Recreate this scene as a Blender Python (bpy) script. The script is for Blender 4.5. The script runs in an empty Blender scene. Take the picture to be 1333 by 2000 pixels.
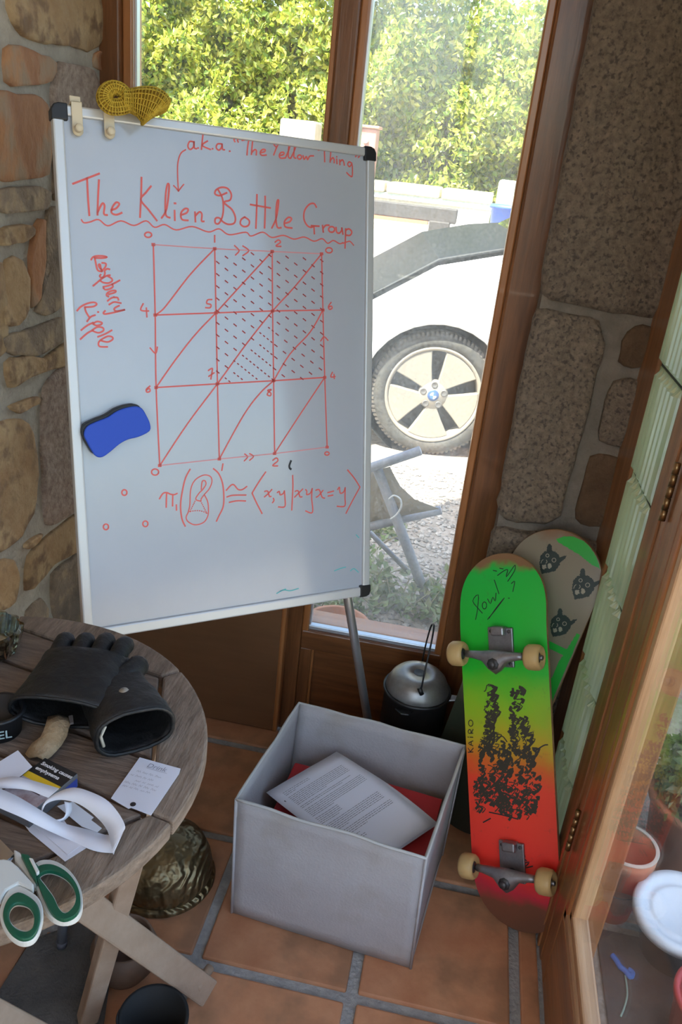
import bpy, math, random
from mathutils import Vector, Matrix, noise
R_ = random.Random(7)
sc = bpy.context.scene
COL = sc.collection
V = Vector
rad = math.radians

# ------------------------------------------------------------------ camera
FPX, CAMH = 1589.0, 1.5
PITCH, ROLL, YAW = 0.4141767, 0.11010416, 0.13231086
_f = V((-math.sin(YAW)*math.cos(PITCH), math.cos(YAW)*math.cos(PITCH), -math.sin(PITCH)))
_r = V((math.cos(YAW), math.sin(YAW), 0)); _u = _r.cross(_f)
CR = math.cos(ROLL)*_r + math.sin(ROLL)*_u
CU = -math.sin(ROLL)*_r + math.cos(ROLL)*_u
CF = _f
CO = V((0, 0, CAMH))
cam = bpy.data.cameras.new('camera'); camo = bpy.data.objects.new('camera', cam); COL.objects.link(camo)
cam.sensor_fit = 'VERTICAL'; cam.sensor_height = 24.0; cam.lens = FPX/2000*24.0
cam.clip_start = 0.02; cam.clip_end = 200
m = Matrix((CR, CU, -CF)).transposed().to_4x4(); m.translation = CO
camo.matrix_world = m
sc.camera = camo

# ------------------------------------------------------------------ light
SUN_EL, SUN_AZ = 60.0, V((-0.60, -0.80, 0))          # the sun stands behind the house, a little to its left
sc.view_settings.view_transform = 'Standard'; sc.view_settings.look = 'None'
sc.view_settings.gamma = 1.0; sc.view_settings.use_curve_mapping = False
sc.view_settings.exposure = 1.7
w = bpy.data.worlds.new('sky'); sc.world = w; w.use_nodes = True
nt = w.node_tree; nt.nodes.clear()
sky = nt.nodes.new('ShaderNodeTexSky'); sky.sky_type = 'NISHITA'; sky.sun_disc = False
sky.sun_elevation = rad(SUN_EL); sky.sun_rotation = math.atan2(SUN_AZ.x, SUN_AZ.y); sky.dust_density = 3.0; sky.air_density = 1.0; sky.ozone_density = 1.0
bg = nt.nodes.new('ShaderNodeBackground'); bg.inputs[1].default_value = 0.28
wo = nt.nodes.new('ShaderNodeOutputWorld')
nt.links.new(sky.outputs[0], bg.inputs[0]); nt.links.new(bg.outputs[0], wo.inputs[0])
sl = bpy.data.lights.new('sun', 'SUN'); sl.energy = 8.5; sl.angle = rad(0.6); sl.color = (1.0, 0.95, 0.86)
so = bpy.data.objects.new('sun', sl); COL.objects.link(so)
sdir = V((SUN_AZ.x*math.cos(rad(SUN_EL)), SUN_AZ.y*math.cos(rad(SUN_EL)), math.sin(rad(SUN_EL))))
so.rotation_euler = sdir.to_track_quat('Z', 'Y').to_euler(); so.location = sdir*20

# ------------------------------------------------------------------ measuring helpers (photo pixel -> point on a real plane)
def ray(x, y): return CR*((x-666.5)/FPX) + CU*(-(y-1000)/FPX) + CF
def onz(x, y, z): d = ray(x, y); return CO + d*((z-CAMH)/d.z)
def ony(x, y, Y): d = ray(x, y); return CO + d*(Y/d.y)
def onx(x, y, X): d = ray(x, y); return CO + d*(X/d.x)
def onp(x, y, P, N): d = ray(x, y); return CO + d*((P-CO).dot(N)/d.dot(N))

# ------------------------------------------------------------------ materials
MATS = {}
def mat(name, col, rough=0.6, col2=None, scale=8.0, stretch=(1,1,1), bump=0.0, bscale=None, metal=0.0, coat=0.0, spec=0.5,
        rnd=0.0, detail=6.0, ramp=(0.35, 0.65), col3=None, scale3=30.0, sss=0):
    if name in MATS: return MATS[name]
    M = bpy.data.materials.new(name); M.use_nodes = True; n = M.node_tree.nodes; l = M.node_tree.links
    b = n['Principled BSDF']; b.inputs['Roughness'].default_value = rough; b.inputs['Metallic'].default_value = metal
    b.inputs['Specular IOR Level'].default_value = spec; b.inputs['Coat Weight'].default_value = coat
    b.inputs['Base Color'].default_value = (*col, 1)
    tc = n.new('ShaderNodeTexCoord'); mp = n.new('ShaderNodeMapping'); mp.inputs['Scale'].default_value = stretch
    l.new(tc.outputs['Object'], mp.inputs[0])
    out = None
    if col2 is not None:
        nz = n.new('ShaderNodeTexNoise'); nz.inputs['Scale'].default_value = scale; nz.inputs['Detail'].default_value = detail; nz.inputs['Roughness'].default_value = 0.65
        l.new(mp.outputs[0], nz.inputs[0])
        cr = n.new('ShaderNodeValToRGB'); cr.color_ramp.elements[0].position = ramp[0]; cr.color_ramp.elements[1].position = ramp[1]
        cr.color_ramp.elements[0].color = (*col, 1); cr.color_ramp.elements[1].color = (*col2, 1)
        l.new(nz.outputs['Fac'], cr.inputs[0]); out = cr.outputs[0]
        if col3 is not None:
            n3 = n.new('ShaderNodeTexNoise'); n3.inputs['Scale'].default_value = scale3; n3.inputs['Detail'].default_value = 4
            l.new(mp.outputs[0], n3.inputs[0])
            r3 = n.new('ShaderNodeValToRGB'); r3.color_ramp.elements[0].position = 0.52; r3.color_ramp.elements[1].position = 0.66
            l.new(n3.outputs['Fac'], r3.inputs[0])
            mx = n.new('ShaderNodeMixRGB'); l.new(r3.outputs[0], mx.inputs[0]); l.new(out, mx.inputs[1]); mx.inputs[2].default_value = (*col3, 1)
            out = mx.outputs[0]
    if rnd > 0:
        oi = n.new('ShaderNodeObjectInfo'); hs = n.new('ShaderNodeHueSaturation')
        mr = n.new('ShaderNodeMapRange'); mr.inputs[3].default_value = 1-rnd; mr.inputs[4].default_value = 1+rnd
        l.new(oi.outputs['Random'], mr.inputs[0]); l.new(mr.outputs[0], hs.inputs['Value'])
        if out: l.new(out, hs.inputs['Color'])
        else: hs.inputs['Color'].default_value = (*col, 1)
        out = hs.outputs[0]
    if out: l.new(out, b.inputs['Base Color'])
    if bump > 0:
        nb = n.new('ShaderNodeTexNoise'); nb.inputs['Scale'].default_value = bscale or scale*2; nb.inputs['Detail'].default_value = 8
        l.new(mp.outputs[0], nb.inputs[0])
        bp = n.new('ShaderNodeBump'); bp.inputs['Strength'].default_value = bump; bp.inputs['Distance'].default_value = 0.01
        l.new(nb.outputs['Fac'], bp.inputs['Height']); l.new(bp.outputs[0], b.inputs['Normal'])
    MATS[name] = M; return M

def mat_glass(name, tint=(0.95, 0.98, 0.96), refl=0.07, dust_haze=0.0, dscale=60.0):
    M = bpy.data.materials.new(name); M.use_nodes = True; n = M.node_tree.nodes; l = M.node_tree.links; n.clear()
    o = n.new('ShaderNodeOutputMaterial'); t = n.new('ShaderNodeBsdfTransparent'); t.inputs[0].default_value = (*tint, 1)
    g = n.new('ShaderNodeBsdfGlossy'); g.inputs['Roughness'].default_value = 0.02
    fr = n.new('ShaderNodeFresnel'); fr.inputs[0].default_value = 1.45
    mth = n.new('ShaderNodeMath'); mth.operation = 'MULTIPLY'; mth.inputs[1].default_value = refl/0.04
    l.new(fr.outputs[0], mth.inputs[0])
    mx = n.new('ShaderNodeMixShader'); l.new(mth.outputs[0], mx.inputs[0]); l.new(t.outputs[0], mx.inputs[1]); l.new(g.outputs[0], mx.inputs[2])
    res = mx
    if dust_haze > 0:
        tc = n.new('ShaderNodeTexCoord'); nz = n.new('ShaderNodeTexNoise'); nz.inputs['Scale'].default_value = dscale; nz.inputs['Detail'].default_value = 5
        n2 = n.new('ShaderNodeTexNoise'); n2.inputs['Scale'].default_value = 5; n2.inputs['Detail'].default_value = 3
        l.new(tc.outputs['Object'], nz.inputs[0]); l.new(tc.outputs['Object'], n2.inputs[0])
        mm = n.new('ShaderNodeMath'); mm.operation = 'MULTIPLY'; l.new(nz.outputs[0], mm.inputs[0]); l.new(n2.outputs[0], mm.inputs[1])
        mr = n.new('ShaderNodeMapRange'); mr.inputs[1].default_value = 0.15; mr.inputs[2].default_value = 0.5; mr.inputs[3].default_value = dust_haze*0.25; mr.inputs[4].default_value = dust_haze*2.2
        l.new(mm.outputs[0], mr.inputs[0])
        d = n.new('ShaderNodeBsdfDiffuse'); d.inputs[0].default_value = (0.8, 0.8, 0.78, 1)
        tr = n.new('ShaderNodeBsdfTranslucent'); tr.inputs[0].default_value = (0.8, 0.8, 0.78, 1)
        ad = n.new('ShaderNodeMixShader'); l.new(d.outputs[0], ad.inputs[1]); l.new(tr.outputs[0], ad.inputs[2])
        m2 = n.new('ShaderNodeMixShader'); l.new(mr.outputs[0], m2.inputs[0]); l.new(mx.outputs[0], m2.inputs[1]); l.new(ad.outputs[0], m2.inputs[2]); res = m2
    l.new(res.outputs[0], o.inputs[0]); return M

def mat_translucent(name, col, tfac=0.5, gloss=0.1, rough=0.15, leafvar=False, transp=0.0):
    M = bpy.data.materials.new(name); M.use_nodes = True; n = M.node_tree.nodes; l = M.node_tree.links; n.clear()
    o = n.new('ShaderNodeOutputMaterial'); d = n.new('ShaderNodeBsdfDiffuse'); t = n.new('ShaderNodeBsdfTranslucent'); g = n.new('ShaderNodeBsdfGlossy'); g.inputs['Roughness'].default_value = rough
    for s in (d, t): s.inputs[0].default_value = (*col, 1)
    if leafvar:
        at = n.new('ShaderNodeAttribute'); at.attribute_name = 'leaf'
        for s in (d, t): l.new(at.outputs['Color'], s.inputs[0])
    m1 = n.new('ShaderNodeMixShader'); m1.inputs[0].default_value = tfac; l.new(d.outputs[0], m1.inputs[1]); l.new(t.outputs[0], m1.inputs[2])
    m2 = n.new('ShaderNodeMixShader'); m2.inputs[0].default_value = gloss; l.new(m1.outputs[0], m2.inputs[1]); l.new(g.outputs[0], m2.inputs[2])
    res = m2
    if transp > 0:
        tp = n.new('ShaderNodeBsdfTransparent'); tp.inputs[0].default_value = (0.85, 0.97, 0.88, 1)
        m3 = n.new('ShaderNodeMixShader'); m3.inputs[0].default_value = transp; l.new(m2.outputs[0], m3.inputs[1]); l.new(tp.outputs[0], m3.inputs[2]); res = m3
    l.new(res.outputs[0], o.inputs[0]); return M

WOODD, WOODL = (0.13, 0.047, 0.016), (0.26, 0.10, 0.035)
wood_z = mat('varnished_wood_upright', WOODD, 0.35, WOODL, 3.0, (14, 14, 1.0), 0.12, 6, coat=0.2)
wood_x = mat('varnished_wood_rail', WOODD, 0.35, WOODL, 3.0, (1.0, 14, 14), 0.12, 6, coat=0.2)
wood_y = mat('varnished_wood_side_rail', WOODD, 0.35, WOODL, 3.0, (14, 1.0, 14), 0.12, 6, coat=0.2)
wood_z2 = mat('lightened_wood_upright', (0.22, 0.085, 0.032), 0.35, (0.38, 0.16, 0.06), 3.0, (14, 14, 1.0), 0.12, 6, coat=0.3)  # paler copy of the varnished wood; missing light is put into its colour
wood_y2 = mat('lightened_wood_rail', (0.22, 0.085, 0.032), 0.35, (0.38, 0.16, 0.06), 3.0, (14, 1.0, 14), 0.12, 6, coat=0.3)
bead_z = mat('orange_bead_upright', (0.36, 0.13, 0.04), 0.3, (0.48, 0.20, 0.07), 3.0, (16, 16, 1), 0.08, 6, coat=0.3)
bead_x = mat('orange_bead_rail', (0.36, 0.13, 0.04), 0.3, (0.48, 0.20, 0.07), 3.0, (1, 16, 16), 0.08, 6, coat=0.3)
bead_y = mat('pale_bead_rail', (0.40, 0.20, 0.09), 0.35, (0.55, 0.32, 0.17), 3.0, (16, 1, 16), 0.1, 6)
bead_z2 = mat('pale_bead_upright', (0.42, 0.22, 0.10), 0.35, (0.58, 0.34, 0.18), 3.0, (16, 16, 1), 0.1, 6)
panel_b = mat('brown_panel', (0.17, 0.075, 0.03), 0.55, (0.20, 0.09, 0.037), 3.0, (1, 1, 8), 0.03, 20)
mortar = mat('lime_mortar', (0.36, 0.31, 0.25), 0.95, (0.47, 0.42, 0.34), 14, bump=0.6, bscale=90)
stoneA = mat('ochre_stone', (0.36, 0.21, 0.10), 0.9, (0.52, 0.36, 0.19), 9, bump=0.9, bscale=40, rnd=0.18, col3=(0.25, 0.15, 0.08), scale3=24)
stoneB = mat('rusty_stone', (0.30, 0.13, 0.065), 0.9, (0.48, 0.24, 0.11), 9, (1, 1, 0.6), bump=0.9, bscale=40, rnd=0.15, col3=(0.36, 0.24, 0.15), scale3=20)
stoneC = mat('grey_brown_stone', (0.20, 0.145, 0.10), 0.92, (0.34, 0.25, 0.17), 14, bump=0.9, bscale=60, rnd=0.15, col3=(0.42, 0.30, 0.18), scale3=26)
stoneD = mat('pinkish_granite', (0.25, 0.17, 0.13), 0.92, (0.44, 0.33, 0.25), 70, bump=0.8, bscale=120, rnd=0.1)
granite = mat('dark_speckled_granite', (0.13, 0.095, 0.068), 0.93, (0.27, 0.205, 0.15), 85, bump=1.0, bscale=42, rnd=0.08, col3=(0.09, 0.07, 0.055), scale3=120, ramp=(0.3, 0.7))
stoneE = mat('dark_brown_stone', (0.10, 0.055, 0.03), 0.92, (0.17, 0.10, 0.055), 14, bump=0.9, bscale=60)
mortar_p = mat('pier_mortar', (0.20, 0.165, 0.13), 0.95, (0.27, 0.225, 0.18), 20, bump=0.5, bscale=80)
tile_m = mat('terracotta_tile', (0.42, 0.175, 0.085), 0.5, (0.55, 0.27, 0.14), 7, bump=0.15, bscale=30, rnd=0.14, col3=(0.34, 0.17, 0.09), scale3=9)
grout = mat('grey_grout', (0.26, 0.255, 0.25), 0.95, (0.36, 0.35, 0.335), 40, bump=0.5, bscale=120)
alu = mat('brushed_aluminium', (0.72, 0.73, 0.74), 0.34, metal=0.85)
alu_w = mat('satin_white_aluminium', (0.62, 0.63, 0.63), 0.35, metal=0.25)
white_b = mat('whiteboard_enamel', (0.44, 0.475, 0.53), 0.12, (0.48, 0.51, 0.56), 2.0, spec=0.6)
black_p = mat('black_plastic', (0.012, 0.012, 0.014), 0.45)
red_ink = mat('red_marker_ink', (0.78, 0.13, 0.11), 0.5)
red_thin = mat('faint_red_marker_ink', (0.75, 0.30, 0.31), 0.5)
teal_ink = mat('teal_marker_ink', (0.10, 0.50, 0.50), 0.5)
black_ink = mat('black_marker_ink', (0.02, 0.02, 0.022), 0.5)
grey_ink = mat('printed_grey_text', (0.18, 0.18, 0.20), 0.8)
pencil = mat('pencil_grey', (0.30, 0.30, 0.36), 0.8)
pane_m = mat_glass('window_glass', dust_haze=0.03)
pane_d = mat_glass('dusty_hazed_window_glass', refl=0.04, dust_haze=0.16, dscale=150)  # real dust, thickened so its white mix stands in for glare haze
door_gl = mat_glass('door_glass', refl=0.018, dust_haze=0.012)
gblock = mat_translucent('green_tinted_glass_block', (0.66, 0.74, 0.50), 0.6, 0.42, 0.10, transp=0.12)
alu_strip = mat('glazing_strip', (0.75, 0.80, 0.86), 0.3, metal=0.6)

# ------------------------------------------------------------------ object helpers
WL = {}
def tag(o, label=None, cat=None, group=None, kind=None):
    if label: o['label'] = label
    if cat: o['category'] = cat
    if group: o['group'] = group
    if kind: o['kind'] = kind
    return o
def thing(name, loc, label=None, cat=None, group=None, kind=None):
    o = bpy.data.objects.new(name, None); COL.objects.link(o); o.location = loc; o.empty_display_size = 0.05
    WL[o.name] = V(loc); return tag(o, label, cat, group, kind)
def mo(name, vs, fs, m, parent=None, smooth=False, uv=None, bevel=0.0, seg=2, sub=0, attr=None):
    """one mesh object from world-space vertices; its origin sits at the base of the mesh"""
    vs = [V(v) for v in vs]
    mn = V((min(v.x for v in vs), min(v.y for v in vs), min(v.z for v in vs))); mx = V((max(v.x for v in vs), max(v.y for v in vs), max(v.z for v in vs)))
    base = V(((mn.x+mx.x)/2, (mn.y+mx.y)/2, mn.z))
    me = bpy.data.meshes.new(name); me.from_pydata([v-base for v in vs], [], fs); me.update()
    me.materials.append(m)
    if smooth: me.polygons.foreach_set('use_smooth', [True]*len(me.polygons))
    if uv:
        ul = me.uv_layers.new(name='UVMap')
        for lp in me.loops: ul.data[lp.index].uv = uv[lp.vertex_index]
    if attr:
        ca = me.color_attributes.new(name='leaf', type='FLOAT_COLOR', domain='CORNER')
        flat = []
        for p in me.polygons:
            for _ in range(p.loop_total): flat += [*attr[p.index], 1.0]
        ca.data.foreach_set('color', flat)
    o = bpy.data.objects.new(name, me); COL.objects.link(o)
    pw = WL[parent.name] if parent else V((0, 0, 0))
    o.location = base-pw; WL[o.name] = base
    if parent: o.parent = parent
    if bevel > 0:
        b = o.modifiers.new('bevel', 'BEVEL'); b.width = bevel; b.segments = seg; b.limit_method = 'ANGLE'; b.angle_limit = rad(35)
    if sub: s = o.modifiers.new('subd', 'SUBSURF'); s.levels = sub; s.render_levels = sub
    return o
BOXF = [(0,1,3,2),(4,6,7,5),(0,4,5,1),(2,3,7,6),(0,2,6,4),(1,5,7,3)]
def boxv(a, b): return [(x, y, z) for x in (a[0], b[0]) for y in (a[1], b[1]) for z in (a[2], b[2])]
def box(name, a, b, m, parent=None, bevel=0.0, seg=2, **k): return mo(name, boxv(a, b), BOXF, m, parent, bevel=bevel, seg=seg, **k)
class Frame:
    """a local frame: origin o, axes x y z"""
    def __init__(s, o, x, y): s.o = V(o); s.x = V(x).normalized(); s.z = s.x.cross(V(y)).normalized(); s.y = s.z.cross(s.x)
    def __call__(s, a, b=0, c=0): return s.o+s.x*a+s.y*b+s.z*c
    def loc(s, p): d = V(p)-s.o; return (d.dot(s.x), d.dot(s.y), d.dot(s.z))
def fbox(name, F, a, b, m, parent=None, bevel=0.0, **k): return mo(name, [F(*v) for v in boxv(a, b)], BOXF, m, parent, bevel=bevel, **k)
def smooth_path(pts, n=6, closed=False):
    pts = [V(p) for p in pts]
    if len(pts) < 3: return pts
    out = []; N = len(pts); rng = N if closed else N-1
    for i in range(rng):
        p0 = pts[(i-1) % N] if closed or i > 0 else pts[0]; p1 = pts[i]; p2 = pts[(i+1) % N]; p3 = pts[(i+2) % N] if closed or i+2 < N else pts[-1]
        for k in range(n):
            t = k/n
            out.append(0.5*((2*p1)+(p2-p0)*t+(2*p0-5*p1+4*p2-p3)*t*t+(3*p1-p0-3*p2+p3)*t**3))
    if not closed: out.append(pts[-1])
    return out
def tube(pts, r, seg=10, closed=False, cap=True, V0=None, F0=None):
    vs = V0 if V0 is not None else []; fs = F0 if F0 is not None else []
    pts = [V(p) for p in pts]; N = len(pts); rs = r if isinstance(r, (list, tuple)) else [r]*N
    base = len(vs); up = None
    for i, p in enumerate(pts):
        a = pts[(i-1) % N] if closed or i > 0 else pts[0]; b = pts[(i+1) % N] if closed or i < N-1 else pts[-1]
        t = (b-a).normalized()
        if up is None: up = t.orthogonal().normalized()
        up = (up-t*up.dot(t)).normalized(); s = t.cross(up)
        for k in range(seg):
            an = 2*math.pi*k/seg; vs.append(p+(up*math.cos(an)+s*math.sin(an))*rs[i])
    for i in range(N if closed else N-1):
        j = (i+1) % N
        for k in range(seg): fs.append((base+i*seg+k, base+i*seg+(k+1) % seg, base+j*seg+(k+1) % seg, base+j*seg+k))
    if cap and not closed:
        fs.append(tuple(base+k for k in reversed(range(seg)))); fs.append(tuple(base+(N-1)*seg+k for k in range(seg)))
    return vs, fs
def tubeo(name, pts, r, m, parent=None, seg=10, closed=False, **k):
    vs, fs = tube(pts, r, seg, closed); return mo(name, vs, fs, m, parent, smooth=True, **k)
def lathe(prof, F, seg=40, V0=None, F0=None, a0=0, a1=2*math.pi):
    """prof = (radius, height) pairs, turned about F's z axis"""
    vs = V0 if V0 is not None else []; fs = F0 if F0 is not None else []; base = len(vs); n = len(prof)
    for k in range(seg):
        a = 2*math.pi*k/seg
        for r, h in prof: vs.append(F(r*math.cos(a), r*math.sin(a), h))
    for k in range(seg):
        j = (k+1) % seg
        for i in range(n-1): fs.append((base+k*n+i, base+j*n+i, base+j*n+i+1, base+k*n+i+1))
    return vs, fs
def latheo(name, prof, F, m, parent=None, seg=40, **kw):
    vs, fs = lathe(prof, F, seg); return mo(name, vs, fs, m, parent, smooth=True, **kw)
def prism(outline, F, z0, z1, V0=None, F0=None):
    vs = V0 if V0 is not None else []; fs = F0 if F0 is not None else []; b = len(vs); n = len(outline)
    for z in (z0, z1):
        for p in outline: vs.append(F(p[0], p[1], z))
    fs.append(tuple(b+i for i in reversed(range(n)))); fs.append(tuple(b+n+i for i in range(n)))
    for i in range(n): j = (i+1) % n; fs.append((b+i, b+j, b+n+j, b+n+i))
    return vs, fs
def prismo(name, outline, F, z0, z1, m, parent=None, **k):
    vs, fs = prism(outline, F, z0, z1); return mo(name, vs, fs, m, parent, **k)
def ribbon(strokes, F, off, name, m, parent=None, wid=0.0028, n=5):
    """flat pen strokes lying on F's xy plane; strokes are lists of (x, y)"""
    vs, fs = [], []
    for st in strokes:
        wd = wid
        if isinstance(st, tuple) and isinstance(st[-1], float) and isinstance(st[0], list): wd = st[1]; st = st[0]
        p = smooth_path([(q[0], q[1], 0) for q in st], n); b = len(vs); N = len(p)
        if N < 2: continue
        for i, q in enumerate(p):
            t = p[min(i+1, N-1)]-p[max(i-1, 0)]
            if t.length < 1e-9: t = V((1, 0, 0))
            t.normalize(); s = V((-t.y, t.x, 0))*wd/2
            e = t*wd*0.3*(-1 if i == 0 else 1 if i == N-1 else 0)
            vs.append(F(*(q+s+e)[:2], off)); vs.append(F(*(q-s+e)[:2], off))
        for i in range(N-1): fs.append((b+2*i, b+2*i+1, b+2*i+3, b+2*i+2))
    return mo(name, vs, fs, m, parent)
def ell(cx, cy, rx, ry, n=10, a0=0.3): return [(cx+rx*math.cos(a0+2*math.pi*i/n), cy+ry*math.sin(a0+2*math.pi*i/n)) for i in range(n+1)]
def dot(x, y, r=2): return [(x-r, y), (x+r, y)]
def text_mesh(body, F, size, name, m, parent=None, off=0.0004, bold=0.0, shear=0.0):
    cu = bpy.data.curves.new('t', 'FONT'); cu.body = body; cu.size = size; cu.offset = bold; cu.shear = shear; cu.resolution_u = 3
    to = bpy.data.objects.new('t', cu); COL.objects.link(to)
    dg = bpy.context.evaluated_depsgraph_get(); me = bpy.data.meshes.new_from_object(to.evaluated_get(dg))
    vs = [F(v.co.x, v.co.y, off) for v in me.vertices]; fs = [tuple(p.vertices) for p in me.polygons]
    bpy.data.objects.remove(to); bpy.data.meshes.remove(me); bpy.data.curves.remove(cu)
    return mo(name, vs, fs, m, parent)

# ================================================================== SETTING
XL, XR, YW, ZC = -0.86, 0.36, 1.85, 2.36
fl = tag(box('floor', (XL-0.05, -1.4, -0.08), (XR, YW+0.02, -0.007), grout), kind='structure')
for i in range(-3, 2):
    for j in range(-6, 3):
        x0, x1 = -0.329+0.32*i, -0.029+0.32*i; y0, y1 = 1.094+0.32*j, 1.394+0.32*j
        x0, x1 = x0+0.32, x1+0.32
        x0, x1, y0, y1 = max(x0, XL+0.01), min(x1, XR-0.008), max(y0, -1.38), min(y1, YW-0.03)
        if x1-x0 < 0.02 or y1-y0 < 0.02: continue
        jz = R_.uniform(-0.0012, 0.0012)
        box('tile', (x0+R_.uniform(0, .003), y0+R_.uniform(0, .003), -0.02), (x1-R_.uniform(0, .003), y1-R_.uniform(0, .003), jz), tile_m, fl, bevel=0.004)
tag(box('ceiling', (XL-0.3, -1.4, ZC), (XR+0.12, YW+0.30, ZC+0.12), mat('ceiling_boards', (0.5, 0.45, 0.38), 0.8, (0.56, 0.5, 0.43), 5, (1, 8, 1))), kind='structure')

# --- left stone wall
wl = tag(box('wall_left', (XL-0.55, -1.6, -0.1), (XL, YW+0.12, 6.0), mortar), kind='structure')
def stone(outline, m, parent, F, depth=0.022, rough=0.006, seed=0, grow=1.06):
    """a rubble stone: outline in F's xy plane, bulging along F's z"""
    P0 = [V((p[0], p[1], 0)) for p in outline]; pts = []
    for i, p in enumerate(P0):
        q = P0[(i+1) % len(P0)]; n_ = max(2, min(6, int((q-p).length/0.022)))
        for t in range(n_): pts.append(p.lerp(q, t/n_))
    c = sum((p for p in pts), V())/len(pts)
    pts = [c+(pts[i]*0.62+(pts[i-1]+pts[(i+1) % len(pts)])*0.19-c)*grow for i in range(len(pts))]
    pts = [p+V((noise.noise(p*34+V((seed, 2, 0))), noise.noise(p*34+V((seed, 7, 3))), 0))*0.0045 for p in pts]
    c = sum((p for p in pts), V())/len(pts); N = len(pts); vs = []; fs = []
    rings = ((1.0, -0.012), (0.99, depth*0.55), (0.955, depth*0.92), (0.8, depth), (0.5, depth*1.03), (0.22, depth*1.05))
    for k, (s, z) in enumerate(rings):
        for p in pts:
            q = c+(p-c)*s; nz = noise.noise((q*16+V((seed*3.1, seed*1.7, k*0.2))))*rough*(0 if k == 0 else 1)*2.2+noise.noise((q*45+V((seed, 0, 0))))*rough*(0 if k < 2 else 0.7)
            vs.append(F(q.x, q.y, z+nz))
    for k in range(len(rings)-1):
        for i in range(N): j = (i+1) % N; fs.append((k*N+i, k*N+j, (k+1)*N+j, (k+1)*N+i))
    b = (len(rings)-1)*N; vs.append(F(c.x, c.y, depth*1.08)); fs += [(b+i, b+(i+1) % N, len(vs)-1) for i in range(N)]
    return mo('stone', vs, fs, m, parent, smooth=True)
FWL = Frame((XL, 0, 0), (0, 1, 0), (0, 0, 1))
c1 = lambda L: [(x/3.92, y/3.92) for x, y in L]
c2 = lambda L: [(x/3.92, y/3.92+400) for x, y in L]
c3 = lambda L: [(x/3.92, y/3.92+850) for x, y in L]
traced = [
 (stoneA, c1([(45,-60),(400,-80),(740,-60),(770,300),(690,385),(480,345),(300,320),(170,265),(100,180)])),
 (stoneB, c1([(15,335),(190,370),(398,462),(372,628),(200,648),(25,650)])),
 (stoneD, c1([(405,480),(540,500),(690,530),(745,700),(755,860),(400,860),(385,740)])),
 (stoneB, c1([(-30,695),(110,745),(240,730),(345,800),(388,1000),(350,1335),(180,1360),(-30,1372)])),
 (stoneC, c1([(-30,1440),(290,1428),(358,1475),(335,1595),(-30,1632)])),
 (stoneB, c1([(712,405),(800,385),(810,560),(705,515)])),
 (stoneC, c1([(425,880),(520,880),(520,1500),(395,1535),(400,1250)])),
 (stoneA, c1([(-30,1745),(215,1712),(232,1790),(140,1858),(-30,1885)])),
 (stoneA, c2([(15,412),(158,408),(190,560),(188,800),(118,915),(15,930)])),
 (stoneB, c2([(250,150),(320,105),(315,400),(285,715),(235,780),(205,400)])),
 (stoneC, c2([(340,60),(450,20),(470,780),(330,828),(250,800),(300,690),(325,420)])),
 (stoneC, c2([(5,1015),(250,938),(470,850),(480,1030),(350,1110),(255,1155),(55,1135)])),
 (stoneA, c2([(25,1185),(200,1155),(325,1175),(480,1050),(490,1225),(200,1310),(60,1415)])),
 (stoneA, c2([(45,1535),(285,1462),(290,1520),(120,1598)])),
 (stoneD, [(82,762),(125,715),(150,800),(146,990),(86,1023),(79,860)]),
 (stoneA, [(-12,832),(38,823),(62,848),(66,1000),(40,1042),(-12,1082)]),
 (stoneA, c3([(165,835),(320,735),(260,830),(195,880)])),
 (stoneA, c3([(210,905),(385,745),(590,590),(600,855),(400,985),(185,1195)])),
 (stoneA, c3([(-30,955),(85,950),(128,1095),(108,1290),(-30,1345)])),
 (stoneC, c3([(385,1065),(600,900),(640,1390),(500,1500),(395,1365)])),
 (stoneC, c3([(185,1345),(300,1245),(370,1318),(345,1450),(180,1500)])),
]
for k, (mm, poly) in enumerate(traced):
    pl = []
    for x, y in poly:
        p = onx(x, y, XL); pl.append((min(p.y, YW-0.005), p.z))
    stone(pl, mm, wl, FWL, depth=0.007+0.006*((k*7) % 5)/5, rough=0.003, seed=k, grow=1.075)
zc = 0.0; row = 0
smats = [stoneA, stoneB, stoneC, stoneA, stoneD]
while zc < 2.3:                                     # the rest of the wall, towards and behind the camera
    h = R_.uniform(0.13, 0.22); y = -1.3
    while y < YW-0.06:
        L = R_.uniform(0.16, 0.34); y1 = min(y+L, YW-0.02)
        zm, ym = zc+h/2, (y+y1)/2
        lim = 1.44 if zc > 0.28 else 1.9            # the traced stones stand beyond this line
        if y1 < lim and y1-y > 0.06:
            g = 0.014; a = lambda: R_.uniform(-0.012, 0.012)
            o = [(y+g+a(), zc+g+a()*.5), (ym, zc+g+a()*.4), (y1-g+a()*.3, zc+g+a()*.5), (y1-g+a()*.3, zm), (y1-g+a()*.3, zc+h-g), (ym, zc+h-g+a()*.4), (y+g+a(), zc+h-g), (y+g+a()*.5, zm)]
            stone(o, smats[R_.randrange(5)], wl, FWL, depth=R_.uniform(.006, .012), rough=0.003, seed=R_.random()*50)
        y = y1
    zc += h; row += 1

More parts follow.
